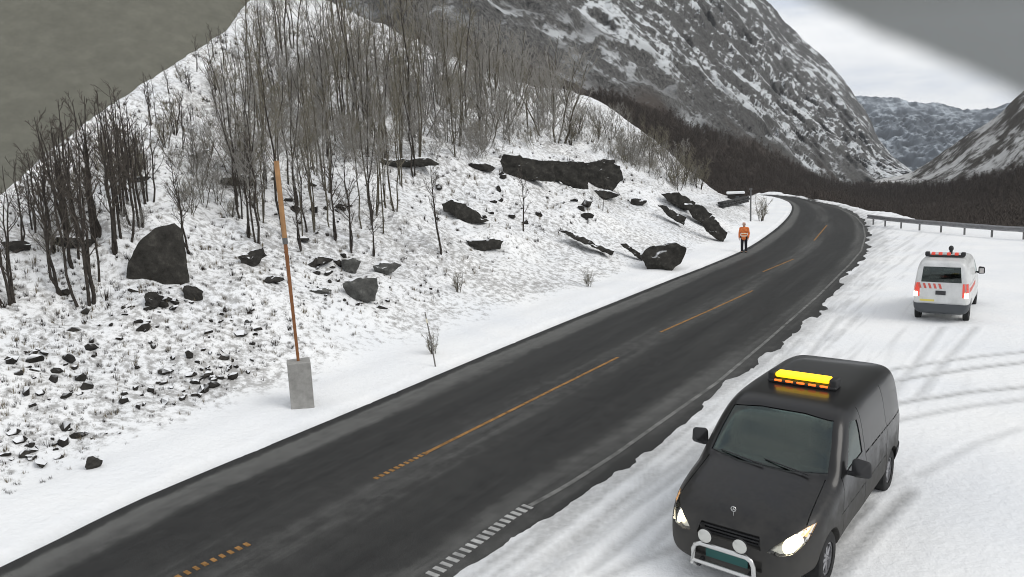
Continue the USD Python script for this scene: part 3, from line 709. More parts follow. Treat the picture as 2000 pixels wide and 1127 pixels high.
# left clump of many-stemmed young trees
for x, y, hp in [(128, 582, 260), (168, 590, 275), (190, 560, 240), (100, 500, 215), (85, 470, 190), (150, 520, 250), (215, 500, 265), (240, 470, 250), (270, 440, 210), (205, 455, 235), (175, 470, 240), (120, 455, 200), (60, 450, 130), (232, 420, 220), (262, 400, 190), (290, 400, 170), (140, 430, 180)]:
    kd = ["stem1", "stem2", "stem3"][rng.integers(3)]
    p = plant(kd, x, y, hp, f"{'tall' if hp > 240 else 'short' if hp < 200 else 'middling'} {KINDS[kd][5]} young tree in the {'front' if y > 495 else 'middle' if y > 445 else 'back'} {'left' if x < 125 else 'centre' if x < 200 else 'right'} of the clump by the big boulder", "bare young trees left of the big boulder")
    if p: LABELLED.setdefault(p.GetCustomDataByKey("label"), []).append((x, p))
plant("stem2", 15, 590, 230, "dark bare tree at the far left edge on the lower hillside", None)
plant("stem3", 45, 480, 150, "short bare tree with thick twigs just right of the far left tree", None)
for x, y, hp in [(375, 500, 190), (585, 492, 170), (478, 462, 200), (725, 500, 150), (690, 490, 190), (650, 470, 200)]:
    plant("stem3", x, y, hp, {375: "slender bare tree growing right behind the big dark boulder", 585: "slender bare tree directly behind the orange pole", 478: "bare tree with forked top between boulder and orange pole", 725: "bare tree on lower slope above the flat grey stone", 690: "bare tree just left of the tree above the grey stone", 650: "third bare tree right of the orange pole"}[x], None)
plant("lone1", 1023, 452, 125, "single straight bare tree standing alone on the snow below the rock ledge", None, ry=-2)
plant("lone1", 860, 496, 175, "single bare tree on the snow left of the lone straight tree", None)
plant("lone1", 1178, 412, 60, "tiny bare tree just below the right end of the rock ledge", None)
plant("scrub2", 846, 690, 55, "small leafless bush behind the thin leaning snow stake", None, "bush", "bush")
plant("scrub2", 1487, 432, 50, "dark leafless bush on the roadside right of the person", None, "bush", "bush")
plant("scrub2", 895, 570, 50, "dark leafless bush on the open slope above the road", None, "bush", "bush")
plant("scrub2", 1150, 560, 40, "faint leafless bush near the road below the log line", None, "bush", "bush")
scatter(32, [(60, 400), (440, 90), (470, 150), (330, 300), (250, 390), (90, 430)], (35, 95), ["stem1", "stem2", "stem3", "scrub2"], "young tree", "small bare trees along the left skyline", mind=14)
scatter(48, [(440, 330), (470, 480), (760, 480), (800, 400), (900, 330), (900, 270), (600, 250), (460, 270)], (190, 330), ["birch1", "birch2", "birch3", "birch4"], "bare birch", "tall bare birches in the dense stand mid slope", mind=13)
scatter(60, [(480, 90), (470, 270), (700, 260), (900, 260), (950, 200), (930, 120), (880, 70), (560, 20)], (130, 230), ["birch1", "birch2", "birch3", "birch4"], "bare birch", "bare birches on the upper hillside", mind=12)
scatter(54, [(690, 270), (1090, 290), (1110, 210), (1060, 165), (940, 150), (760, 170)], (70, 170), ["birch4", "birch3", "birch2", "scrub1"], "bare tree", "greyish bare trees above the rock ledge", mind=10)
scatter(26, [(900, 120), (950, 120), (1080, 160), (1090, 175), (930, 152)], (30, 60), ["birch4", "scrub1", "scrub2"], "leafless bush", "leafless scrub along the hill crest", "bush", "bush", mind=8)
scatter(48, [(1110, 200), (1190, 230), (1290, 300), (1390, 378), (1330, 372), (1230, 340), (1180, 300), (1100, 285)], (28, 75), ["birch4", "scrub1", "scrub2", "birch3"], "bare tree", "small pale trees on the snowy right shoulder", mind=9)
scatter(22, [(300, 340), (430, 210), (560, 330), (500, 430), (380, 430)], (40, 110), ["scrub1", "scrub2", "stem3"], "leafless bush", "leafless bushes above the big boulder", "bush", "bush", mind=16)


for lb, ps_ in LABELLED.items():
    ps_.sort(key=lambda q: q[0])
    for k, (x, p) in enumerate(ps_):
        if len(ps_) > 1:
            p.SetCustomDataByKey("label", lb + (", leftmost" if k == 0 else ", rightmost" if k == len(ps_) - 1 else f", {['', 'second', 'third', 'fourth', 'fifth', 'sixth', 'seventh', 'eighth', 'ninth'][min(k, 8)]} from left"))

# low brush between the trees: nobody could count it
bpos, bidx, bscl, brush_src = [], [], [], [bare_tree(60 + k, 2.2, stems=6, spread=.30, limbs=6, twigs=4, fine=3, r0=.016, lean=.3, low=.1)[1] for k in range(3)]
for n_, poly_, hr_ in [(90, [(560, 330), (700, 330), (960, 320), (980, 150), (900, 110), (620, 120), (480, 200)], (35, 95)), (60, [(900, 130), (1100, 170), (1090, 290), (920, 310)], (25, 60)), (60, [(1110, 200), (1400, 378), (1300, 372), (1120, 290)], (15, 38)), (40, [(330, 320), (470, 100), (600, 60), (560, 320), (430, 400)], (25, 70)), (20, [(60, 440), (300, 250), (300, 450), (80, 520)], (25, 60))]:
    poly_ = shapely.Polygon(poly_); x0, y0, x1, y1 = poly_.bounds
    for _ in range(n_ * 4):
        if n_ <= 0: break
        x, y = rng.uniform(x0, x1), rng.uniform(y0, y1); h = hit(x, y) if poly_.contains(shapely.Point(x, y)) else None
        if h is None: continue
        n_ -= 1; bpos.append(h[0] - (0, 0, .05)); bidx.append(rng.integers(0, 3)); bscl.append(rng.uniform(*hr_) * h[1] / F / 2.2)
instancer("leafless_brush", brush_src, ["twig_olive", "twig_grey", "twig_grey"], bpos, bidx, bscl, rng.uniform(0, 6.28, len(bpos)), "low greyish leafless brush filling the gaps between the birches", cat="brush")

# ------------------------------------------------------------------ rocks
def rock(outline, label, material="dark_rock", depth=.55, group=None, name="rock", sink=.12, back=.65, rough=.36):
    """outline: the rock's outline in the photograph; it becomes a solid of that size standing on the ground there."""
    o = np.array(outline, float); bx, by = o[:, 0].mean(), o[:, 1].max()
    h = hit(bx, by - 2)
    if h is None: return
    p, d = h
    r = ray(o[:, 0], o[:, 1]); c = ray(bx, by)
    rt = np.array([c[1], -c[0], 0]); fw = np.array([c[0], c[1], 0])
    u = (r @ rt) * d; z = (r[:, 2] - c[2]) * d
    wd = (u.max() - u.min()) * depth
    pts_ = []
    for uu, zz in zip(u, z):
        pts_.append((uu, -wd * .18 * rng.uniform(.2, 1), zz - (sink * (z.max()) if zz < .25 * z.max() else 0)))
        pts_.append((uu * back + rng.normal(0, .04) * wd, wd * rng.uniform(.7, 1.0), zz * .85))
    cx_ = 0
    pts_.append((0, -wd * .3, z.max() * .35))
    m = m3.Manifold.hull_points(np.array(pts_, np.float32)).refine_to_length(max(wd, .2) * .085).to_mesh()
    v = m.vert_properties[:, :3].astype(float)
    v += (np.stack([meshkit.fbm(v / (wd * .45) + 7.3 * k, 4, int(abs(bx)) + k) for k in range(3)], -1) - .5) * wd * rough
    t = thing(name, label, "rock", (p[0], p[1], p[2]), -math.atan2(c[0], c[1]), group)
    obj("stone", (v, m.tri_verts), material, t, smooth=28)
    return t


def jag(cx, cy, w, h, tilt=0.0, n=9):
    a_ = np.sort(rng.uniform(0, 2 * np.pi, n)); r = rng.uniform(.8, 1.1, n)
    x, y = np.cos(a_) * w / 2 * r, np.sin(a_) * h / 2 * r; t = math.radians(tilt)
    return np.c_[cx + x * math.cos(t) - y * math.sin(t), cy + x * math.sin(t) + y * math.cos(t)]


rock([(245, 538), (250, 512), (272, 476), (300, 448), (340, 436), (356, 452), (362, 490), (368, 545), (320, 549), (280, 547)], "big dark boulder with a flat face standing on the left slope", "bare_rock", .5, rough=.13)
rock([(668, 560), (690, 548), (732, 544), (740, 560), (728, 582), (702, 588), (680, 580)], "flat grey stone half buried in snow right of the orange pole", "grey_rock", .7)
rock([(1252, 500), (1270, 482), (1318, 476), (1340, 490), (1332, 510), (1300, 528), (1262, 524)], "dark blocky boulder at the roadside left of the person", "bare_rock", .7)
rock([(975, 318), (985, 304), (1010, 314), (1080, 318), (1085, 352), (1040, 347), (985, 342)], "left block of the long dark rock ledge", "bare_rock", .3)
rock([(1075, 316), (1140, 318), (1150, 366), (1110, 360), (1075, 350)], "middle block of the long dark rock ledge", "bare_rock", .35)
rock([(1140, 318), (1175, 316), (1212, 326), (1218, 350), (1196, 370), (1145, 365)], "right block of the long dark rock ledge", "bare_rock", .35)
rock([(720, 322), (745, 311), (840, 311), (860, 320), (830, 326), (740, 327)], "low dark rock step among the birches left of the ledge", "bare_rock", .3)
rock([(862, 400), (885, 392), (930, 412), (955, 432), (910, 430), (870, 415)], "dark slab rock sloping right below the birches", "bare_rock", .4)
rock([(910, 470), (945, 478), (985, 470), (975, 486), (945, 490), (915, 482)], "narrow dark rock strip left of the lone straight tree", "bare_rock", .4)
rock([(1092, 452), (1106, 452), (1200, 486), (1196, 495), (1150, 480)], "thin dark rock rib running down across the snow", "bare_rock", .25)
rock([(1210, 478), (1222, 478), (1262, 500), (1255, 508)], "short dark rock rib just above the roadside boulder", "bare_rock", .25)
for k, (o, w) in enumerate([([(1292, 380), (1325, 378), (1360, 398), (1350, 412), (1310, 398)], "upper"), ([(1335, 400), (1372, 402), (1398, 428), (1385, 442), (1350, 425)], "middle"), ([(1368, 428), (1398, 430), (1420, 458), (1412, 472), (1380, 455)], "lower")]):
    rock(o, f"{w} block of the dark rock rib falling towards the person", "bare_rock", .45)
rock([(1285, 402), (1300, 405), (1340, 426), (1335, 438), (1300, 420)], "dark slab just below the upper block of the falling rock rib", "bare_rock", .4)
for o, lb in [(jag(1180, 382, 60, 18), "small dark rock under the right end of the ledge"), (jag(1242, 396, 46, 15), "small dark rock between the ledge and the falling rib"), (jag(140, 470, 85, 32), "dark rock behind the stems of the left clump"), (jag(300, 588, 52, 36), "dark angular stone just below the big boulder"),
              (jag(372, 573, 56, 28, 12), "reddish dark stone right below the big boulder"), (jag(755, 523, 62, 24), "grey stone group right above the flat grey stone"), (jag(492, 502, 62, 30, -20), "dark tilted stone left of the orange pole"), (jag(622, 514, 62, 16, -14), "narrow dark stone right of the orange pole"),
              (jag(688, 520, 46, 26, 14), "dark stone above the flat grey stone"), (jag(625, 570, 46, 14), "thin dark stone left of the flat grey stone"), (jag(940, 326, 70, 16), "dark rock left of the long rock ledge"), (jag(180, 905, 46, 24, -14), "dark stone alone near the left roadside verge"),
              (jag(535, 550, 40, 20), "dark stone behind the orange pole foot"), (jag(470, 352, 90, 26, -8), "dark rock in the trees left of the orange pole"), (jag(400, 300, 70, 12, -14), "narrow dark ledge high on the left slope"), (jag(760, 120, 90, 10), "thin dark ledge high among the birches"), (jag(1185, 318, 36, 12), "small dark rock on top of the long ledge"), (jag(30, 480, 60, 30), "dark rock at the left edge under the far left tree"), (jag(275, 350, 40, 14), "dark stone at the right side of the left clump")]:
    rock(o, lb, "dark_rock" if "grey" not in lb else "grey_rock", .6)


# small stones and tufts that poke through the snow
def stone_mesh(seed):
    g = np.random.default_rng(seed); v = g.normal(0, 1, (16, 3)); v /= np.linalg.norm(v, axis=1, keepdims=True); v *= g.uniform(.8, 1.1, (16, 1)) * (.5, .42, .34)
    return m3.Manifold.hull_points(v.astype(np.float32))


def tuft_mesh(seed, n=16, h=.5):
    g = np.random.default_rng(seed); b = MB()
    for _ in range(n):
        a_, r = g.uniform(0, 6.28), g.uniform(0, .22); d0 = np.array([math.cos(a_), math.sin(a_), 0]); lean = g.uniform(.1, .7)
        p0 = d0 * r; p1 = p0 + d0 * lean * h * .6 + (0, 0, h * g.uniform(.5, 1)); sd = np.array([-d0[1], d0[0], 0]) * .03
        b.add([p0 - sd, p0 + sd, p1], [[0, 1, 2]])
    return b.out()


stones = [stone_mesh(k) for k in range(6)]
STP = {}


def small_stone(px, py, wpx, kind, label, group):
    h = hit(px, py)
    if h is None: return
    p, d = h; w = wpx * d / F; s_ = (w * rng.uniform(.9, 1.5), w * rng.uniform(.7, 1.1), w * rng.uniform(.8, 1.35)); loc = (p[0], p[1], p[2] + w * .12); rz = rng.uniform(0, 6.28)
    if kind not in STP:
        t = thing("small_stone", label, "stone", loc, rz, group, s_); obj("stone", stones[kind], "black_stone", t, smooth=25); STP[kind] = t
    else:
        copy_of(STP[kind], label, "stone", loc, rz, group, s_, name="small_stone")


for cxp, cyp, sx_, sy_, n, where in [(130, 880, 90, 45, 26, "low on the bank near the bottom left"), (420, 720, 90, 30, 30, "in the patch left of the concrete block"), (430, 765, 60, 22, 22, "in the lower row left of the concrete block"), (90, 720, 110, 60, 34, "on the open bank at the left edge"), (300, 780, 120, 50, 26, "on the bank below the big boulder"), (230, 620, 130, 45, 26, "just below the left clump of trees"), (60, 880, 40, 40, 12, "at the bottom of the left edge"), (640, 540, 60, 40, 14, "around the flat grey stone"), (470, 640, 60, 40, 14, "left of the orange pole"), (330, 590, 50, 22, 14, "at the foot of the big boulder"), (780, 590, 80, 60, 16, "above the thin snow stake"), (960, 400, 90, 40, 18, "near the lone straight tree"), (1120, 430, 100, 40, 12, "near the thin dark rock rib"), (620, 420, 90, 60, 20, "under the birches right of the pole")]:
    for _ in range(n):
        x, y = rng.normal(cxp, sx_ * .6), rng.normal(cyp, sy_ * .6)
        if x < 4 or y > 955 - .46 * x: continue
        wp_x = float(np.clip(rng.lognormal(2.45, .48), 6, 30)); kd = int(rng.integers(6))
        small_stone(x, y, wp_x, kd, f"{'tiny' if wp_x < 11 else 'bigger' if wp_x > 18 else 'small'} dark stone poking through the snow {where}", "small dark stones in the hillside snow")
pos, idx, scl = [], [], []
for _ in range(5200):
    x, y = rng.uniform(0, 1420), rng.uniform(60, 1000)
    if y > 985 - .47 * x * (1 if x < 600 else 1): continue
    h = hit(x, y)
    if h is None or h[1] > 95: continue
    (p, d) = h
    pos.append(p - (0, 0, .03)); idx.append(rng.integers(0, 6)); scl.append(rng.uniform(4, 13) * d / F * 1.3)
for _ in range(1500):
    x, y = rng.uniform(0, 700), rng.uniform(480, 960)
    if y > 950 - .46 * x: continue
    h = hit(x, y)
    if h is None: continue
    p, d = h; pos.append(p - (0, 0, .02)); idx.append(rng.integers(0, 6)); scl.append(rng.lognormal(1.9, .45) * d / F * 1.3)
instancer("heather_tufts", [tuft_mesh(k, 22, .55) for k in range(3)] + [tuft_mesh(k + 5, 14, .8) for k in range(3)], ["heather"] * 4 + ["dry_grass"] * 2, pos, idx, scl, rng.uniform(0, 6.28, len(pos)), "dark heather and dead grass tufts sticking out of the hillside snow", cat="tufts")

# ------------------------------------------------------------------ pole on its concrete block, snow stake, rail, hut, wall
bp = flat([(590, 797)])[0]; bd = np.linalg.norm(bp); bz = ground_z(*bp)
blk = thing("marker_pole", "tall leaning orange pole set in a concrete block on the left verge", "pole", (bp[0] + .09, bp[1] - .24, bz - .1), .32)
hgt = 88 * bd / F
blk_m = rbox((0, 0, hgt / 2), (.50, .50, hgt + .1), .02)
obj("concrete_block", blk_m, "concrete", blk, smooth=30)
ptop = 376 * bd / F
ax = -ptop * .016
b = MB(); b.tube([(0, 0, hgt - .1), (ax * .62, 0, hgt + ptop * .62)], [.032, .042], 12)
obj("pole", b.out(), "orange_pole", blk, smooth=40)
b = MB(); b.tube([(ax * .62, 0, hgt + ptop * .62 - .05), (ax, 0, hgt + ptop)], [.052, .054], 12)
obj("upper_sleeve", b.out(), "pole_top", blk, smooth=40)
b = MB(); b.box((0, 0, hgt + .015), (.2, .2, .03)); obj("base_plate", b.out(), "post_steel", blk)
b = MB()
b.tube([(ax * .62, 0, hgt + ptop * .60), (ax * .63, 0, hgt + ptop * .63)], [.057, .057], 12)
obj("collar", b.out(), "post_steel", blk, smooth=40)

sp0, sdist = hit(852, 716)
b = MB(); b.tube([(0, 0, -.2), (-.10, 0, .75), (-.21, 0, 1.5)], [.022, .02, .014], 6)
st = thing("snow_stake", "thin grey snow stake leaning left at the road edge", "stake", sp0, 0)
obj("stake", b.out(), "stake_grey", st, smooth=40)
b = MB(); b.tube([(-.165, 0, 1.2), (-.185, 0, 1.32)], [.024, .024], 6); obj("reflector_band", b.out(), "reflective_band", st)

rail_base = flat([(1694, 438), (1730, 444), (1780, 450), (1880, 460), (1960, 467), (2060, 474), (2200, 482)])
rp, rq = resample(rail_base, 60)
gr = thing("guard_rail", "steel guard rail along the far side of the snowy lay-by", "guard rail")
prof = np.array([(0, .44), (.05, .47), (.05, .53), (0, .57), (0, .62), (.05, .66), (.05, .72), (0, .75), (-.01, .75), (.04, .71), (.04, .67), (-.01, .62), (-.01, .57), (.04, .53), (.04, .48), (-.01, .44)])
t = np.gradient(rp, axis=0); t /= np.linalg.norm(t, axis=1, keepdims=True); nrm = np.c_[t[:, 1], -t[:, 0]]
zr = np.array([ground_z(*q) for q in rp]); zr = np.maximum(zr, -.1)
v = np.concatenate([np.concatenate([rp[:, None] + nrm[:, None] * prof[None, :, :1], (zr[:, None] + prof[None, :, 1])[..., None]], -1)]).reshape(-1, 3)
k_ = len(prof); i, j = np.meshgrid(np.arange(len(rp) - 1), np.arange(k_), indexing="ij"); jj = (j + 1) % k_
rfaces = np.concatenate([np.stack([i * k_ + j, i * k_ + jj, (i + 1) * k_ + jj], -1).reshape(-1, 3), np.stack([i * k_ + j, (i + 1) * k_ + jj, (i + 1) * k_ + j], -1).reshape(-1, 3)])
obj("rail", (v, rfaces), "galvanised", gr, smooth=40)
for q in np.arange(1, rq[-1], 2.0):
    x, y = np.interp(q, rq, rp[:, 0]), np.interp(q, rq, rp[:, 1])
    obj("post", MB().box((x + .05, y + .05, ground_z(x, y) + .3), (.1, .06, .85)).out(), "post_steel", gr)

hp_, hd = hit(1437, 389) or hit(1437, 396)
hut = thing("hut", "low dark hut with a snow covered roof behind the falling rock rib", "hut", (hp_[0], hp_[1], hp_[2] - .1), -.25)
wpx = hd / F
hw, hh_ = 28 * wpx, 9 * wpx
obj("wall", MB().box((0, hw * .35, hh_ / 2 + .1), (hw, hw * .7, hh_)).out(), "dark_timber", hut)
obj("roof", rbox((0, hw * .35, hh_ + .1 + hh_ * .3), (hw * 1.15, hw * .85, hh_ * .5), hh_ * .2), "snow_cap", hut, smooth=40)
obj("door", MB().box((hw * .1, -.02, hh_ * .45), (hw * .22, .05, hh_ * .8)).out(), "bumper_grey", hut)
wp0, wd0 = hit(1412, 408); wp1, wd1 = hit(1462, 406)
wl = thing("stone_wall", "dark stone retaining wall in front of the hut", "wall", wp0, math.atan2(wp1[1] - wp0[1], wp1[0] - wp0[0]))
wlen = np.linalg.norm(wp1 - wp0); wh = 13 * wd0 / F
for r_ in range(3):
    x = 0.0
    while x < wlen:
        w_ = rng.uniform(.5, 1.0)
        obj("stone", rbox((x + w_ / 2, .2 + rng.uniform(-.04, .04), wh / 3 * (r_ + .5)), (w_ - .03, .5, wh / 3 - .02), .05, 8), "dark_wall", wl, smooth=30); x += w_
po, pd = hit(1466, 432)
ps = thing("signal_post", "thin dark roadside post behind the person", "post", po)
obj("shaft", MB().tube([(0, 0, -.2), (0, 0, 58 * pd / F)], [.07, .06], 8).out(), "post_steel", ps, smooth=40)
obj("cap", MB().box((0, 0, 59 * pd / F), (.22, .16, .12)).out(), "post_steel", ps)


# ------------------------------------------------------------------ vans
VL = 4.76
_c = lambda pts_: PchipInterpolator([-q[0] for q in pts_], [q[1] for q in pts_])
ZT = _c([(0, .60), (-.03, .70), (-.10, .83), (-.20, .92), (-.35, .985), (-.60, 1.055), (-.95, 1.145), (-1.18, 1.21), (-1.50, 1.49), (-1.80, 1.74), (-1.95, 1.82), (-2.2, 1.875), (-2.9, 1.91), (-4.0, 1.905), (-4.5, 1.87), (-4.66, 1.82), (-4.73, 1.70), (-4.76, 1.45)])
ZB = _c([(0, .34), (-.06, .27), (-.3, .24), (-1, .22), (-4.3, .25), (-4.65, .30), (-4.76, .38)])
HW = _c([(0, .60), (-.03, .68), (-.10, .76), (-.22, .82), (-.40, .875), (-.65, .925), (-1.0, .945), (-4.0, .945), (-4.5, .925), (-4.68, .885), (-4.74, .84), (-4.76, .78)])
EXP = _c([(0, 4.0), (-.3, 4.5), (-1.1, 5.5), (-1.9, 7.0), (-2.4, 8.0), (-4.5, 8.0), (-4.76, 5.5)])


def van_solid(inset=0.0, n=72):
    u = np.r_[np.linspace(0, .4, 20), np.linspace(.44, 2.2, 34), np.linspace(2.3, 4.4, 22), np.linspace(4.45, 4.76, 16)]
    th = np.linspace(0, 2 * np.pi, n + 1)[:-1]
    rings = []
    for x in u:
        zt, zb, hw, e = ZT(x) - inset, ZB(x) + inset, HW(x) - inset, EXP(x)
        c, s_ = np.cos(th), np.sin(th)
        y = hw * np.sign(c) * np.abs(c) ** (2 / e); z = (zt + zb) / 2 + (zt - zb) / 2 * np.sign(s_) * np.abs(s_) ** (2 / e)
        tum = np.where(z > 1.05, 1 - .155 * (np.clip(z - 1.05, 0, 2) / .85) ** 1.15, 1 - .05 * np.clip((.55 - z) / .3, 0, 1) ** 2)
        rings.append(np.c_[np.full(n, -(inset + x * (VL - 2 * inset) / VL)), y * tum, z])
    v = np.vstack(rings); m = len(u); i, j = np.meshgrid(np.arange(m - 1), np.arange(n), indexing="ij"); jj = (j + 1) % n
    f = np.concatenate([np.stack([i * n + j, (i + 1) * n + j, (i + 1) * n + jj], -1).reshape(-1, 3), np.stack([i * n + j, (i + 1) * n + jj, i * n + jj], -1).reshape(-1, 3)])
    c0, c1 = len(v), len(v) + 1; v = np.vstack([v, rings[0].mean(0), rings[-1].mean(0)]); k = np.arange(n); k2 = (k + 1) % n; o = (m - 1) * n
    f = np.vstack([f, np.stack([np.full(n, c0), k, k2], -1), np.stack([np.full(n, c1), o + k2, o + k], -1)])
    q = mf(v, f)
    return q if q.volume() > 0 else mf(v, f[:, ::-1])


def prism_x(yz, x0, x1):
    """A prism along x from a polygon in (y, z)."""
    p = np.array(yz, float)
    if shapely.Polygon(p).exterior.is_ccw is False: p = p[::-1]
    return m3.Manifold.extrude(m3.CrossSection([p]), x1 - x0).transform(np.array([[0, 0, 1, x0], [1, 0, 0, 0], [0, 1, 0, 0]], float))


def prism_y(xz, y0, y1):
    p = np.array(xz, float); q = np.c_[p[:, 1], p[:, 0]]
    if shapely.Polygon(q).exterior.is_ccw is False: q = q[::-1]
    return m3.Manifold.extrude(m3.CrossSection([q]), y1 - y0).transform(np.array([[0, 1, 0, 0], [0, 0, 1, y0], [1, 0, 0, 0]], float))


def grow(poly, by): return np.array(shapely.Polygon(poly).buffer(by, join_style=2).exterior.coords)[:-1]


def box_m(c, s): return m3.Manifold.cube(tuple(map(float, s)), True).translate(tuple(map(float, c)))


OUT, IN1, IN2, IN5 = van_solid(0), van_solid(.010), van_solid(.016), van_solid(.05)
PROUD, LAMP_A, LAMP_B = van_solid(-.012), van_solid(.055), van_solid(.065)
SKIN = OUT - van_solid(.014)
WINDSCREEN = [(-.765, 1.235), (-.725, 1.50), (-.665, 1.74), (-.3, 1.775), (.3, 1.775), (.665, 1.74), (.725, 1.50), (.765, 1.235), (.3, 1.20), (-.3, 1.20)]
DOORGLASS = [(-1.55, 1.20), (-2.30, 1.215), (-2.28, 1.66), (-2.05, 1.70), (-1.93, 1.64)]
REARGLASS = [(-.67, 1.24), (-.61, 1.70), (.61, 1.70), (.67, 1.24)]
LAMP = [(.47, .665), (.60, .645), (.74, .69), (.845, .80), (.865, .93), (.78, .915), (.66, .84), (.54, .745)]
TAIL = [(.70, .80), (.70, 1.22), (1.0, 1.22), (1.0, .80)]


def van(label, paint, loc, heading, black, s=(1, 1, 1)):
    """heading: compass angle of the nose from +y towards +x; loc: the ground below the nose."""
    t = thing("van", label, "van", (loc[0], loc[1], loc[2]), math.pi / 2 - heading, None, s)
    cavity = (IN5 ^ box_m((-2.4, 0, 1.6), (4.2, 3, 1.5)))
    body = OUT - cavity
    glass = []
    ws = prism_x(WINDSCREEN, -2.05, -1.05); body = body - ws
    glass.append(("windscreen", (IN1 - IN2) ^ prism_x(grow(WINDSCREEN, -.004), -2.05, -1.05)))
    for sg in (-1, 1):
        w = prism_y(DOORGLASS, .55, 1.2) if sg > 0 else prism_y(DOORGLASS, -1.2, -.55)
        body = body - w
        g = prism_y(grow(DOORGLASS, -.004), .55, 1.2) if sg > 0 else prism_y(grow(DOORGLASS, -.004), -1.2, -.55)
        glass.append(("side_window", (IN1 - IN2) ^ g))
    rg = prism_x(REARGLASS, -4.9, -4.3)
    body = body - rg
    glass.append(("rear_window", (IN1 - IN2) ^ prism_x(grow(REARGLASS, -.004), -4.9, -4.3)))
    mirror_poly = lambda p: [(-a_, b_) for a_, b_ in p]
    for sg in (-1, 1):
        pl = LAMP if sg > 0 else mirror_poly(LAMP)
        body = body - (prism_x(pl, -1.0, .1) ^ (OUT - LAMP_B))
    for sg in (-1, 1):
        pl = TAIL if sg > 0 else mirror_poly(TAIL)
        body = body - (prism_x(pl, -4.9, -4.60) ^ (OUT - van_solid(.03)))
    grille = [(-.40, .66), (-.36, .80), (.36, .80), (.40, .66)]
    body = body - (prism_x(grille, -.3, .1) ^ (OUT - van_solid(.05)))
    intake = [(-.42, .40), (-.42, .53), (.42, .53), (.42, .40)]
    body = body - (prism_x(intake, -.2, .1) ^ (OUT - van_solid(.06)))
    for ax_ in (-.87, -4.02):
        for sg in (-1, 1):
            body = body - m3.Manifold.cylinder(.5, .385, .385, 40, True).rotate((90, 0, 0)).translate((ax_, sg * .86, .335))
    # panel gaps
    gaps = []
    for x_, z0, z1 in ((-1.36, .36, 1.2), (-2.42, .34, 1.78), (-3.62, .36, 1.78)):
        gaps.append(box_m((x_, 0, (z0 + z1) / 2), (.014, 2.4, z1 - z0)))
    gaps += [box_m((-3.5, 0, 1.16), (2.1, 2.4, .022)), box_m((-1.9, 0, .36), (1.1, 2.4, .012)), box_m((-2.45, 0, .74), (2.3, 2.4, .014))]
    gaps.append(prism_x([(-.012 + .80, .9), (.80, .9), (.74, 1.4), (.728, 1.4)], -1.2, -.3)); gaps.append(prism_x([(.012 - .80, .9), (-.80, .9), (-.74, 1.4), (-.728, 1.4)], -1.2, -.3))
    gaps.append(box_m((-4.74, 0, 1.1), (.3, .012, 1.4)) if black else box_m((-4.74, 0, .62), (.3, 1.5, .014)))
    body = body - (m3.Manifold.batch_boolean(gaps, m3.OpType.Add) ^ SKIN)
    obj("body", body, paint, t, smooth=32)
    for n, g in glass: obj(n, g, "window_glass", t, smooth=32)
    # lamps
    for sg in (-1, 1):
        pl = LAMP if sg > 0 else mirror_poly(LAMP)
        hl = obj("headlight", (OUT - van_solid(.006)) ^ prism_x(grow(pl, -.004), -1.0, .1), "lens_clear", t, smooth=32)
        obj("reflector", (LAMP_A - LAMP_B) ^ prism_x(grow(pl, -.004), -1.0, .1), "reflector", hl, smooth=32)
        core = prism_x([(sg * (.70 + .085 * math.cos(q)), .755 + .085 * math.sin(q)) for q in np.linspace(0, 2 * np.pi, 21)[:-1]], -1.0, .1)
        obj("lamp", (van_solid(.02) - van_solid(.05)) ^ core ^ prism_x(grow(pl, -.010), -1.0, .1), "headlight_glow" if black else "reflector", hl, smooth=32)
        core2 = prism_x([(sg * (.835 + .05 * math.cos(q)), .865 + .05 * math.sin(q)) for q in np.linspace(0, 2 * np.pi, 17)[:-1]], -1.0, .1)
        obj("indicator", (van_solid(.02) - van_solid(.05)) ^ core2 ^ prism_x(grow(pl, -.010), -1.0, .1), "indicator_glow" if black else "reflector", hl, smooth=32)
        pl = TAIL if sg > 0 else mirror_poly(TAIL)
        tl = obj("tail_light", (OUT - van_solid(.02)) ^ prism_x(grow(pl, -.004), -4.9, -4.60), "red_lamp", t, smooth=32)
        if not black:
            obj("lamp", box_m((-4.73, sg * .835, .875), (.11, .14, .13)), "headlight_glow", tl)
    # front trim
    gb = MB()
    for z_ in (.685, .725, .765): gb.box((-.085, 0, z_), (.03, .72, .018))
    obj("grille", gb.out(), "black_plastic", t)
    star = MB()
    tor = trimesh.creation.torus(.03, .005, 24, 8); tor.apply_transform(trimesh.transformations.rotation_matrix(math.pi / 2, [0, 1, 0])); tor.apply_translation((-.19, 0, 1.0)); star.mesh(tor)
    for q in (90, 210, 330): star.tube([(-.19, 0, 1.0), (-.19, .037 * math.cos(math.radians(q)), 1.0 + .037 * math.sin(math.radians(q)))], [.007, .003], 5)
    star.tube([(-.19, 0, .90), (-.19, 0, .972)], [.004, .004], 5)
    obj("emblem", star.out(), "chrome", t)
    obj("number_plate", rbox((.012, 0, .465), (.02, .52, .115), .006, 8), "plate_green", t)
    obj("bumper", (PROUD - OUT) ^ box_m((-4.7, 0, .42), (.8, 3, .36)), "black_plastic" if black else "bumper_grey", t, smooth=32)
    obj("number_plate", rbox((-4.775, 0, .93), (.02, .34, .12), .006, 8), "plate_dark", t, label="rear number plate")
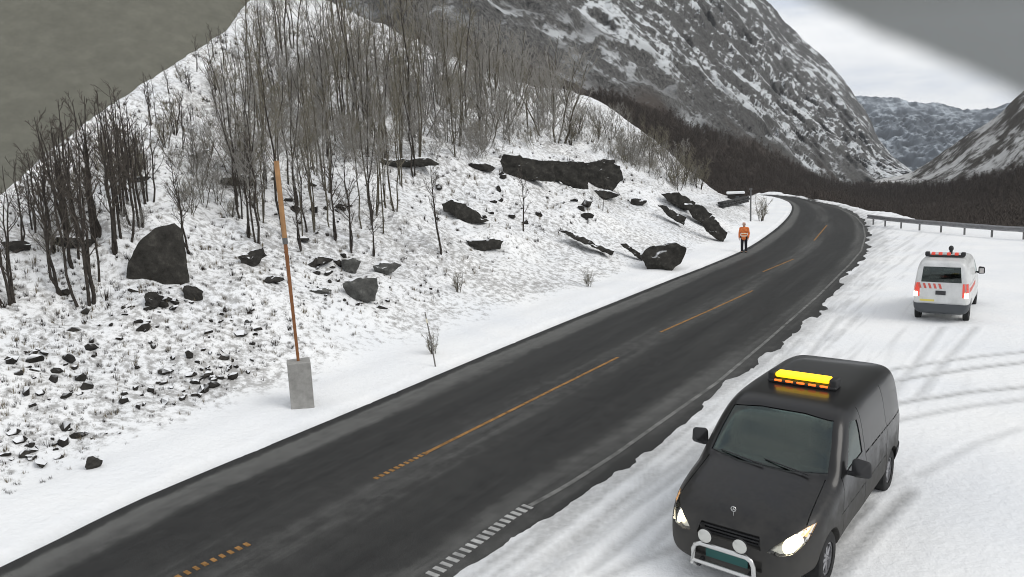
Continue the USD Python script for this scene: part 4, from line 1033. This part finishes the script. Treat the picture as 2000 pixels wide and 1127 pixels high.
    for sg in (-1, 1):
        mr = obj("mirror", m3.Manifold.batch_hull([m3.Manifold.sphere(r, 20).translate((x, sg * y, z)) for x, y, z, r in ((-1.60, 1.02, 1.20, .06), (-1.60, 1.15, 1.20, .05), (-1.60, 1.02, 1.33, .055), (-1.60, 1.14, 1.32, .05), (-1.52, 1.08, 1.25, .05))]) + m3.Manifold.batch_hull([m3.Manifold.sphere(.03, 12).translate((-1.55, sg * .88, 1.2)), m3.Manifold.sphere(.03, 12).translate((-1.58, sg * 1.04, 1.18))]), "black_plastic", t, smooth=40)
        obj("mirror_glass", box_m((-1.662, sg * 1.085, 1.255), (.006, .15, .15)), "chrome", mr)
    for ax_ in (-.87, -4.02):
        for sg in (-1, 1):
            prf = np.array([(.205, -.10), (.30, -.103), (.325, -.085), (.335, -.04), (.335, .04), (.325, .085), (.30, .103), (.205, .10), (.205, -.10)])
            ty = trimesh.creation.revolve(prf, sections=36); rot = trimesh.transformations.rotation_matrix(math.pi / 2, [1, 0, 0]); ty.apply_transform(rot); ty.apply_translation((ax_, sg * .81, .335))
            wh_ = obj("wheel", ty, "rubber", t, smooth=40)
            rb = MB(); rim = trimesh.creation.annulus(.175, .207, .17, sections=32); rim.apply_transform(rot); rim.apply_translation((ax_, sg * .81, .335)); rb.mesh(rim)
            hubc = trimesh.creation.cylinder(.055, .12, sections=18); hubc.apply_transform(rot); hubc.apply_translation((ax_, sg * .83, .335)); rb.mesh(hubc)
            disc = trimesh.creation.cylinder(.18, .02, sections=24); disc.apply_transform(rot); disc.apply_translation((ax_, sg * .77, .335)); rb.mesh(disc)
            for q in range(7):
                a_ = q * 2 * math.pi / 7; rb.tube([(ax_ + .04 * math.cos(a_), sg * .875, .335 + .04 * math.sin(a_)), (ax_ + .19 * math.cos(a_), sg * .865, .335 + .19 * math.sin(a_))], [.024, .018], 6)
            obj("rim", rb.out(), "alloy", wh_, smooth=30)
    # cabin
    obj("dashboard", m3.Manifold.batch_hull([m3.Manifold.sphere(.06, 12).translate((x, y, z)) for x in (-1.30, -1.55) for y in (-.72, .72) for z in ((1.02, 1.09) if x > -1.4 else (.95, 1.10))]), "dash_grey", t, smooth=40)
    for sg in (-1, 1):
        se_ = obj("seat", rbox((-2.25, sg * .42, 1.0), (.5, .48, .22), .07) + rbox((-2.48, sg * .42, 1.28), (.16, .48, .62), .07), "seat_cloth", t, smooth=40)
        obj("headrest", rbox((-2.5, sg * .42, 1.68), (.11, .28, .18), .05), "seat_cloth", se_, smooth=40)
    sw = trimesh.creation.torus(.19, .016, 28, 8); sw.apply_transform(trimesh.transformations.rotation_matrix(math.radians(-62), [0, 1, 0])); sw.apply_translation((-1.78, .42, 1.17)); obj("steering_wheel", sw, "black_plastic", t, smooth=True)
    if black: obj("bulkhead", IN5 ^ box_m((-2.66, 0, 1.3), (.03, 3, .9)), "dash_grey", t)
    wp_ = MB()
    for y0, y1 in ((.58, -.02), (.0, -.62)): wp_.tube([(-1.14, y0, 1.225), (-1.20, (y0 + y1) / 2, 1.245), (-1.26, y1, 1.265)], [.012, .010, .008], 5)
    obj("wiper", wp_.out(), "black_plastic", t)
    if black:
        bb = MB(); X_ = .13
        bb.tube([(X_ - .10, -.37, .26), (X_, -.38, .34), (X_, -.37, .52), (X_, -.34, .585), (X_, -.28, .615), (X_, .28, .615), (X_, .34, .585), (X_, .37, .52), (X_, .38, .34), (X_ - .10, .37, .26)], .029, 12)
        bb.tube([(X_, -.37, .375), (X_, .37, .375)], .024, 10)
        bar = obj("bull_bar", bb.out(), "chrome", t, smooth=50)
        obj("bracket", MB().box((.04, -.3, .35), (.2, .04, .06)).box((.04, .3, .35), (.2, .04, .06)).out(), "black_plastic", bar)
        for y_ in (-.215, .215):
            sl = trimesh.creation.revolve(np.array([(0, -.07), (.05, -.06), (.085, -.01), (.088, .02), (.0, .02)]), sections=28); sl.apply_transform(trimesh.transformations.rotation_matrix(math.pi / 2, [0, 1, 0])); sl.apply_translation((X_ + .0, y_, .735))
            so = obj("spotlight", sl, "black_plastic", t, smooth=40)
            ln = trimesh.creation.revolve(np.array([(0, .045), (.04, .04), (.07, .028), (.084, .021), (0, .021)]), sections=28); ln.apply_transform(trimesh.transformations.rotation_matrix(math.pi / 2, [0, 1, 0])); ln.apply_translation((X_, y_, .735)); obj("lens", ln, "lamp_glass", so, smooth=40)
            obj("stalk", MB().tube([(X_, y_, .61), (X_, y_, .66)], .014, 8).out(), "black_plastic", so)
        zb = 1.895
        lb = obj("light_bar", rbox((-2.72, 0, zb + .035), (.26, .96, .05), .02) + rbox((-2.72, -.43, zb + .1), (.24, .10, .13), .03) + rbox((-2.72, .43, zb + .1), (.24, .10, .13), .03), "black_plastic", t, smooth=40)
        obj("lit_lens", rbox((-2.72, 0, zb + .125), (.20, .76, .075), .03), "amber_lit", lb, smooth=40)
        for k in range(5): obj("under_lamp", rbox((-2.585, -.32 + k * .16, zb + .055), (.025, .11, .03), .01, 8), "amber_under", lb, smooth=40)
    else:
        for k in range(5):
            y_ = -.72 + .17 * k
            p = prism_x([(y_ * -1 - .0, 1.05), (y_ * -1 - .08, 1.05), (y_ * -1 - .02, 1.20), (y_ * -1 + .06, 1.20)], -4.9, -4.3)
            obj("warning_stripe", (van_solid(-.003) - OUT) ^ p, "red_stripe", t, smooth=32)
        obj("warning_stripe", (van_solid(-.003) - OUT) ^ prism_x([(.2, .66), (.69, .66), (.69, .72), (.2, .72)], -4.9, -4.3), "yellow_stripe", t, label="yellow warning stripe low on the rear door")
        for sg in (-1, 1):
            obj("warning_stripe", (van_solid(-.003) - OUT) ^ (prism_y([(-4.55, .95), (-2.6, .95), (-2.6, 1.08), (-4.55, 1.08)], .5, 1.2) if sg > 0 else prism_y([(-4.55, .95), (-2.6, .95), (-2.6, 1.08), (-4.55, 1.08)], -1.2, -.5)), "red_stripe", t, smooth=32)
        lb = obj("light_bar", rbox((-3.9, 0, 1.945), (.25, 1.3, .045), .02) + rbox((-3.9, -.60, 2.0), (.24, .15, .12), .03) + rbox((-3.9, .60, 2.0), (.24, .15, .12), .03), "black_plastic", t, smooth=40)
        for y_ in (-.38, -.12, .16, .40): obj("red_beacon", rbox((-3.9, y_, 2.005), (.16, .13, .09), .03), "red_lamp", lb, smooth=40)
        obj("round_beacon", m3.Manifold.sphere(.09, 20).translate((-3.0, -.1, 2.08)) + m3.Manifold.cylinder(.2, .05, .06, 16).translate((-3.0, -.1, 1.88)), "black_plastic", t, smooth=40)
    return t


van("black panel van with lit amber roof bar and bull bar parked in the lay-by", "black_paint", (2.43, 7.95, .0), math.radians(219.8), True)
wh0 = flat([(1834, 632)])[0]; hdg = math.radians(36.5)
nose = wh0 + np.array([math.sin(hdg), math.cos(hdg)]) * 4.76 * .94
van("white service van seen from behind on the snowy lay-by, red lights on roof", "white_van_paint", (nose[0], nose[1], .0), hdg, False, (.94, .80, 1.03))


# ------------------------------------------------------------------ person
def body_from(bones, ref=.02, it=8):
    parts = []
    for a_, b_, ra, rb in bones:
        parts.append(m3.Manifold.batch_hull([m3.Manifold.sphere(ra, 20).translate(tuple(a_)), m3.Manifold.sphere(rb, 20).translate(tuple(b_))]))
    m = m3.Manifold.batch_boolean(parts, m3.OpType.Add).refine_to_length(ref).to_mesh()
    t_ = trimesh.Trimesh(m.vert_properties[:, :3], m.tri_verts, process=True); trimesh.smoothing.filter_taubin(t_, iterations=it)
    return t_


pe, pdist = hit(1453, 494)
person = thing("person", "person in orange high-visibility jacket and dark trousers standing at the roadside", "person", (pe[0], pe[1], pe[2]), math.radians(-28))
Jt = dict(hipL=(-.09, 0, .92), hipR=(.09, 0, .92), kneeL=(-.10, -.03, .50), kneeR=(.10, .02, .50), ankL=(-.11, 0, .09), ankR=(.11, .05, .09), chest=(0, 0, 1.30), neck=(0, 0, 1.50), head=(0, -.02, 1.64), shL=(-.19, 0, 1.42), shR=(.19, 0, 1.42), elL=(-.26, .02, 1.14), elR=(.26, .02, 1.14), wrL=(-.25, -.10, .90), wrR=(.25, -.10, .90))
J = {k: np.array(v_) for k, v_ in Jt.items()}
bones = [(J["hipL"], J["hipR"], .12, .12), ((0, 0, .98), (0, 0, 1.12), .135, .13), ((-.07, 0, 1.3), (.07, 0, 1.3), .12, .12), ((0, 0, 1.1), (0, 0, 1.36), .13, .12), (J["shL"], J["shR"], .065, .065), (J["neck"] - (0, 0, .06), J["head"], .055, .055),
         (J["head"] + (0, 0, .0), J["head"] + (0, -.015, .06), .088, .092), (J["head"] + (0, -.05, -.06), J["head"] + (0, -.02, .0), .05, .08), (J["head"] + (0, -.10, .0), J["head"] + (0, -.115, -.015), .013, .012)]
for s_ in "LR":
    bones += [(J["hip" + s_], J["knee" + s_], .09, .062), (J["knee" + s_], J["ank" + s_], .06, .042), (J["ank" + s_], J["ank" + s_] + (0, -.14, -.045), .045, .035), (J["sh" + s_], J["el" + s_], .055, .045), (J["el" + s_], J["wr" + s_], .045, .032)]
    w = J["wr" + s_]; bones.append((w, w + (0, -.02, -.07), .03, .032)); sg = -1 if s_ == "L" else 1
    for q, ln in zip((-.027, -.009, .009, .027), (.062, .072, .068, .052)):
        k0 = w + (0, -.02 + q, -.09); k1 = k0 + (-sg * .006, -.003, -ln * .55); k2 = k1 + (-sg * .018, -.004, -ln * .45); bones += [(k0, k1, .009, .0085), (k1, k2, .0085, .0075)]
    k0 = w + (-sg * .005, -.045, -.05); k1 = k0 + (-sg * .015, -.028, -.03); bones += [(k0, k1, .0105, .009), (k1, k1 + (-sg * .01, -.006, -.026), .009, .008)]
bd_ = body_from(bones, .018, 6)
obj("body", bd_, "skin", person, smooth=True)
for sg in (-1, 1):
    obj("eye", m3.Manifold.sphere(.010, 12).translate((sg * .032, -.108, 1.665)), "dark_boot", person, smooth=True)
    obj("ear", m3.Manifold.sphere(.02, 12).scale((.5, .8, 1.3)).translate((sg * .09, -.02, 1.65)), "skin", person, smooth=True)
jb = [((0, 0, .90), (0, 0, 1.12), .175, .165), ((-.08, 0, 1.3), (.08, 0, 1.3), .15, .15), ((0, 0, 1.1), (0, 0, 1.36), .165, .15), (J["shL"], J["shR"], .09, .09), (J["neck"] - (0, 0, .07), J["neck"], .085, .075)]
for s_ in "LR": jb += [(J["sh" + s_], J["el" + s_], .082, .068), (J["el" + s_], J["wr" + s_] + (J["el" + s_] - J["wr" + s_]) * .12, .068, .052)]
jk = body_from(jb, .025, 6); obj("jacket", jk, "orange_jacket", person, smooth=True)
for z_ in (.98, 1.12): obj("reflective_band", m3.Manifold.cylinder(.05, .183 if z_ < 1 else .172, .182 if z_ < 1 else .171, 32).translate((0, 0, z_)), "reflective_band", person, smooth=40)
tb_ = [(J["hipL"], J["hipR"], .135, .135)]
for s_ in "LR": tb_ += [(J["hip" + s_], J["knee" + s_], .108, .08), (J["knee" + s_], J["ank" + s_] + (0, 0, .02), .08, .068)]
obj("trousers", body_from(tb_, .025, 6), "dark_trousers", person, smooth=True)
for s_ in "LR": obj("boot", body_from([(J["ank" + s_] + (0, .02, .03), J["ank" + s_] + (0, .02, -.04), .062, .05), (J["ank" + s_] + (0, .0, -.045), J["ank" + s_] + (0, -.16, -.05), .05, .042)], .02, 4), "dark_boot", person, smooth=True)
obj("cap", m3.Manifold.sphere(.108, 24).scale((.95, 1.05, .95)).translate((0, -.01, 1.70)) - box_m((0, 0, 1.58), (.5, .5, .2)) + m3.Manifold.cylinder(.012, .07, .07, 20).scale((1, 1.0, 1)).translate((0, -.09, 1.685)), "pale_cap", person, smooth=40)

# ------------------------------------------------------------------ air
MAT["haze"] = usdkit.material(stage, "/World/Looks/haze", {"v": ("principled_volume", {"color": (.86, .92, 1.0), "density": HAZE, "anisotropy": .2})}, [], volume="v.volume")
ztop = max(float(q[..., 2].max()) for q in (pm, pl_, pf, pr)) + 20
hz = trimesh.creation.box((5200, 4300, ztop + 70)); hz.apply_translation((700, 1500, (ztop + 70) / 2 - 70))
obj("haze", hz, "haze", kind="stuff", label="thin cold winter haze filling the valley", cat="haze")
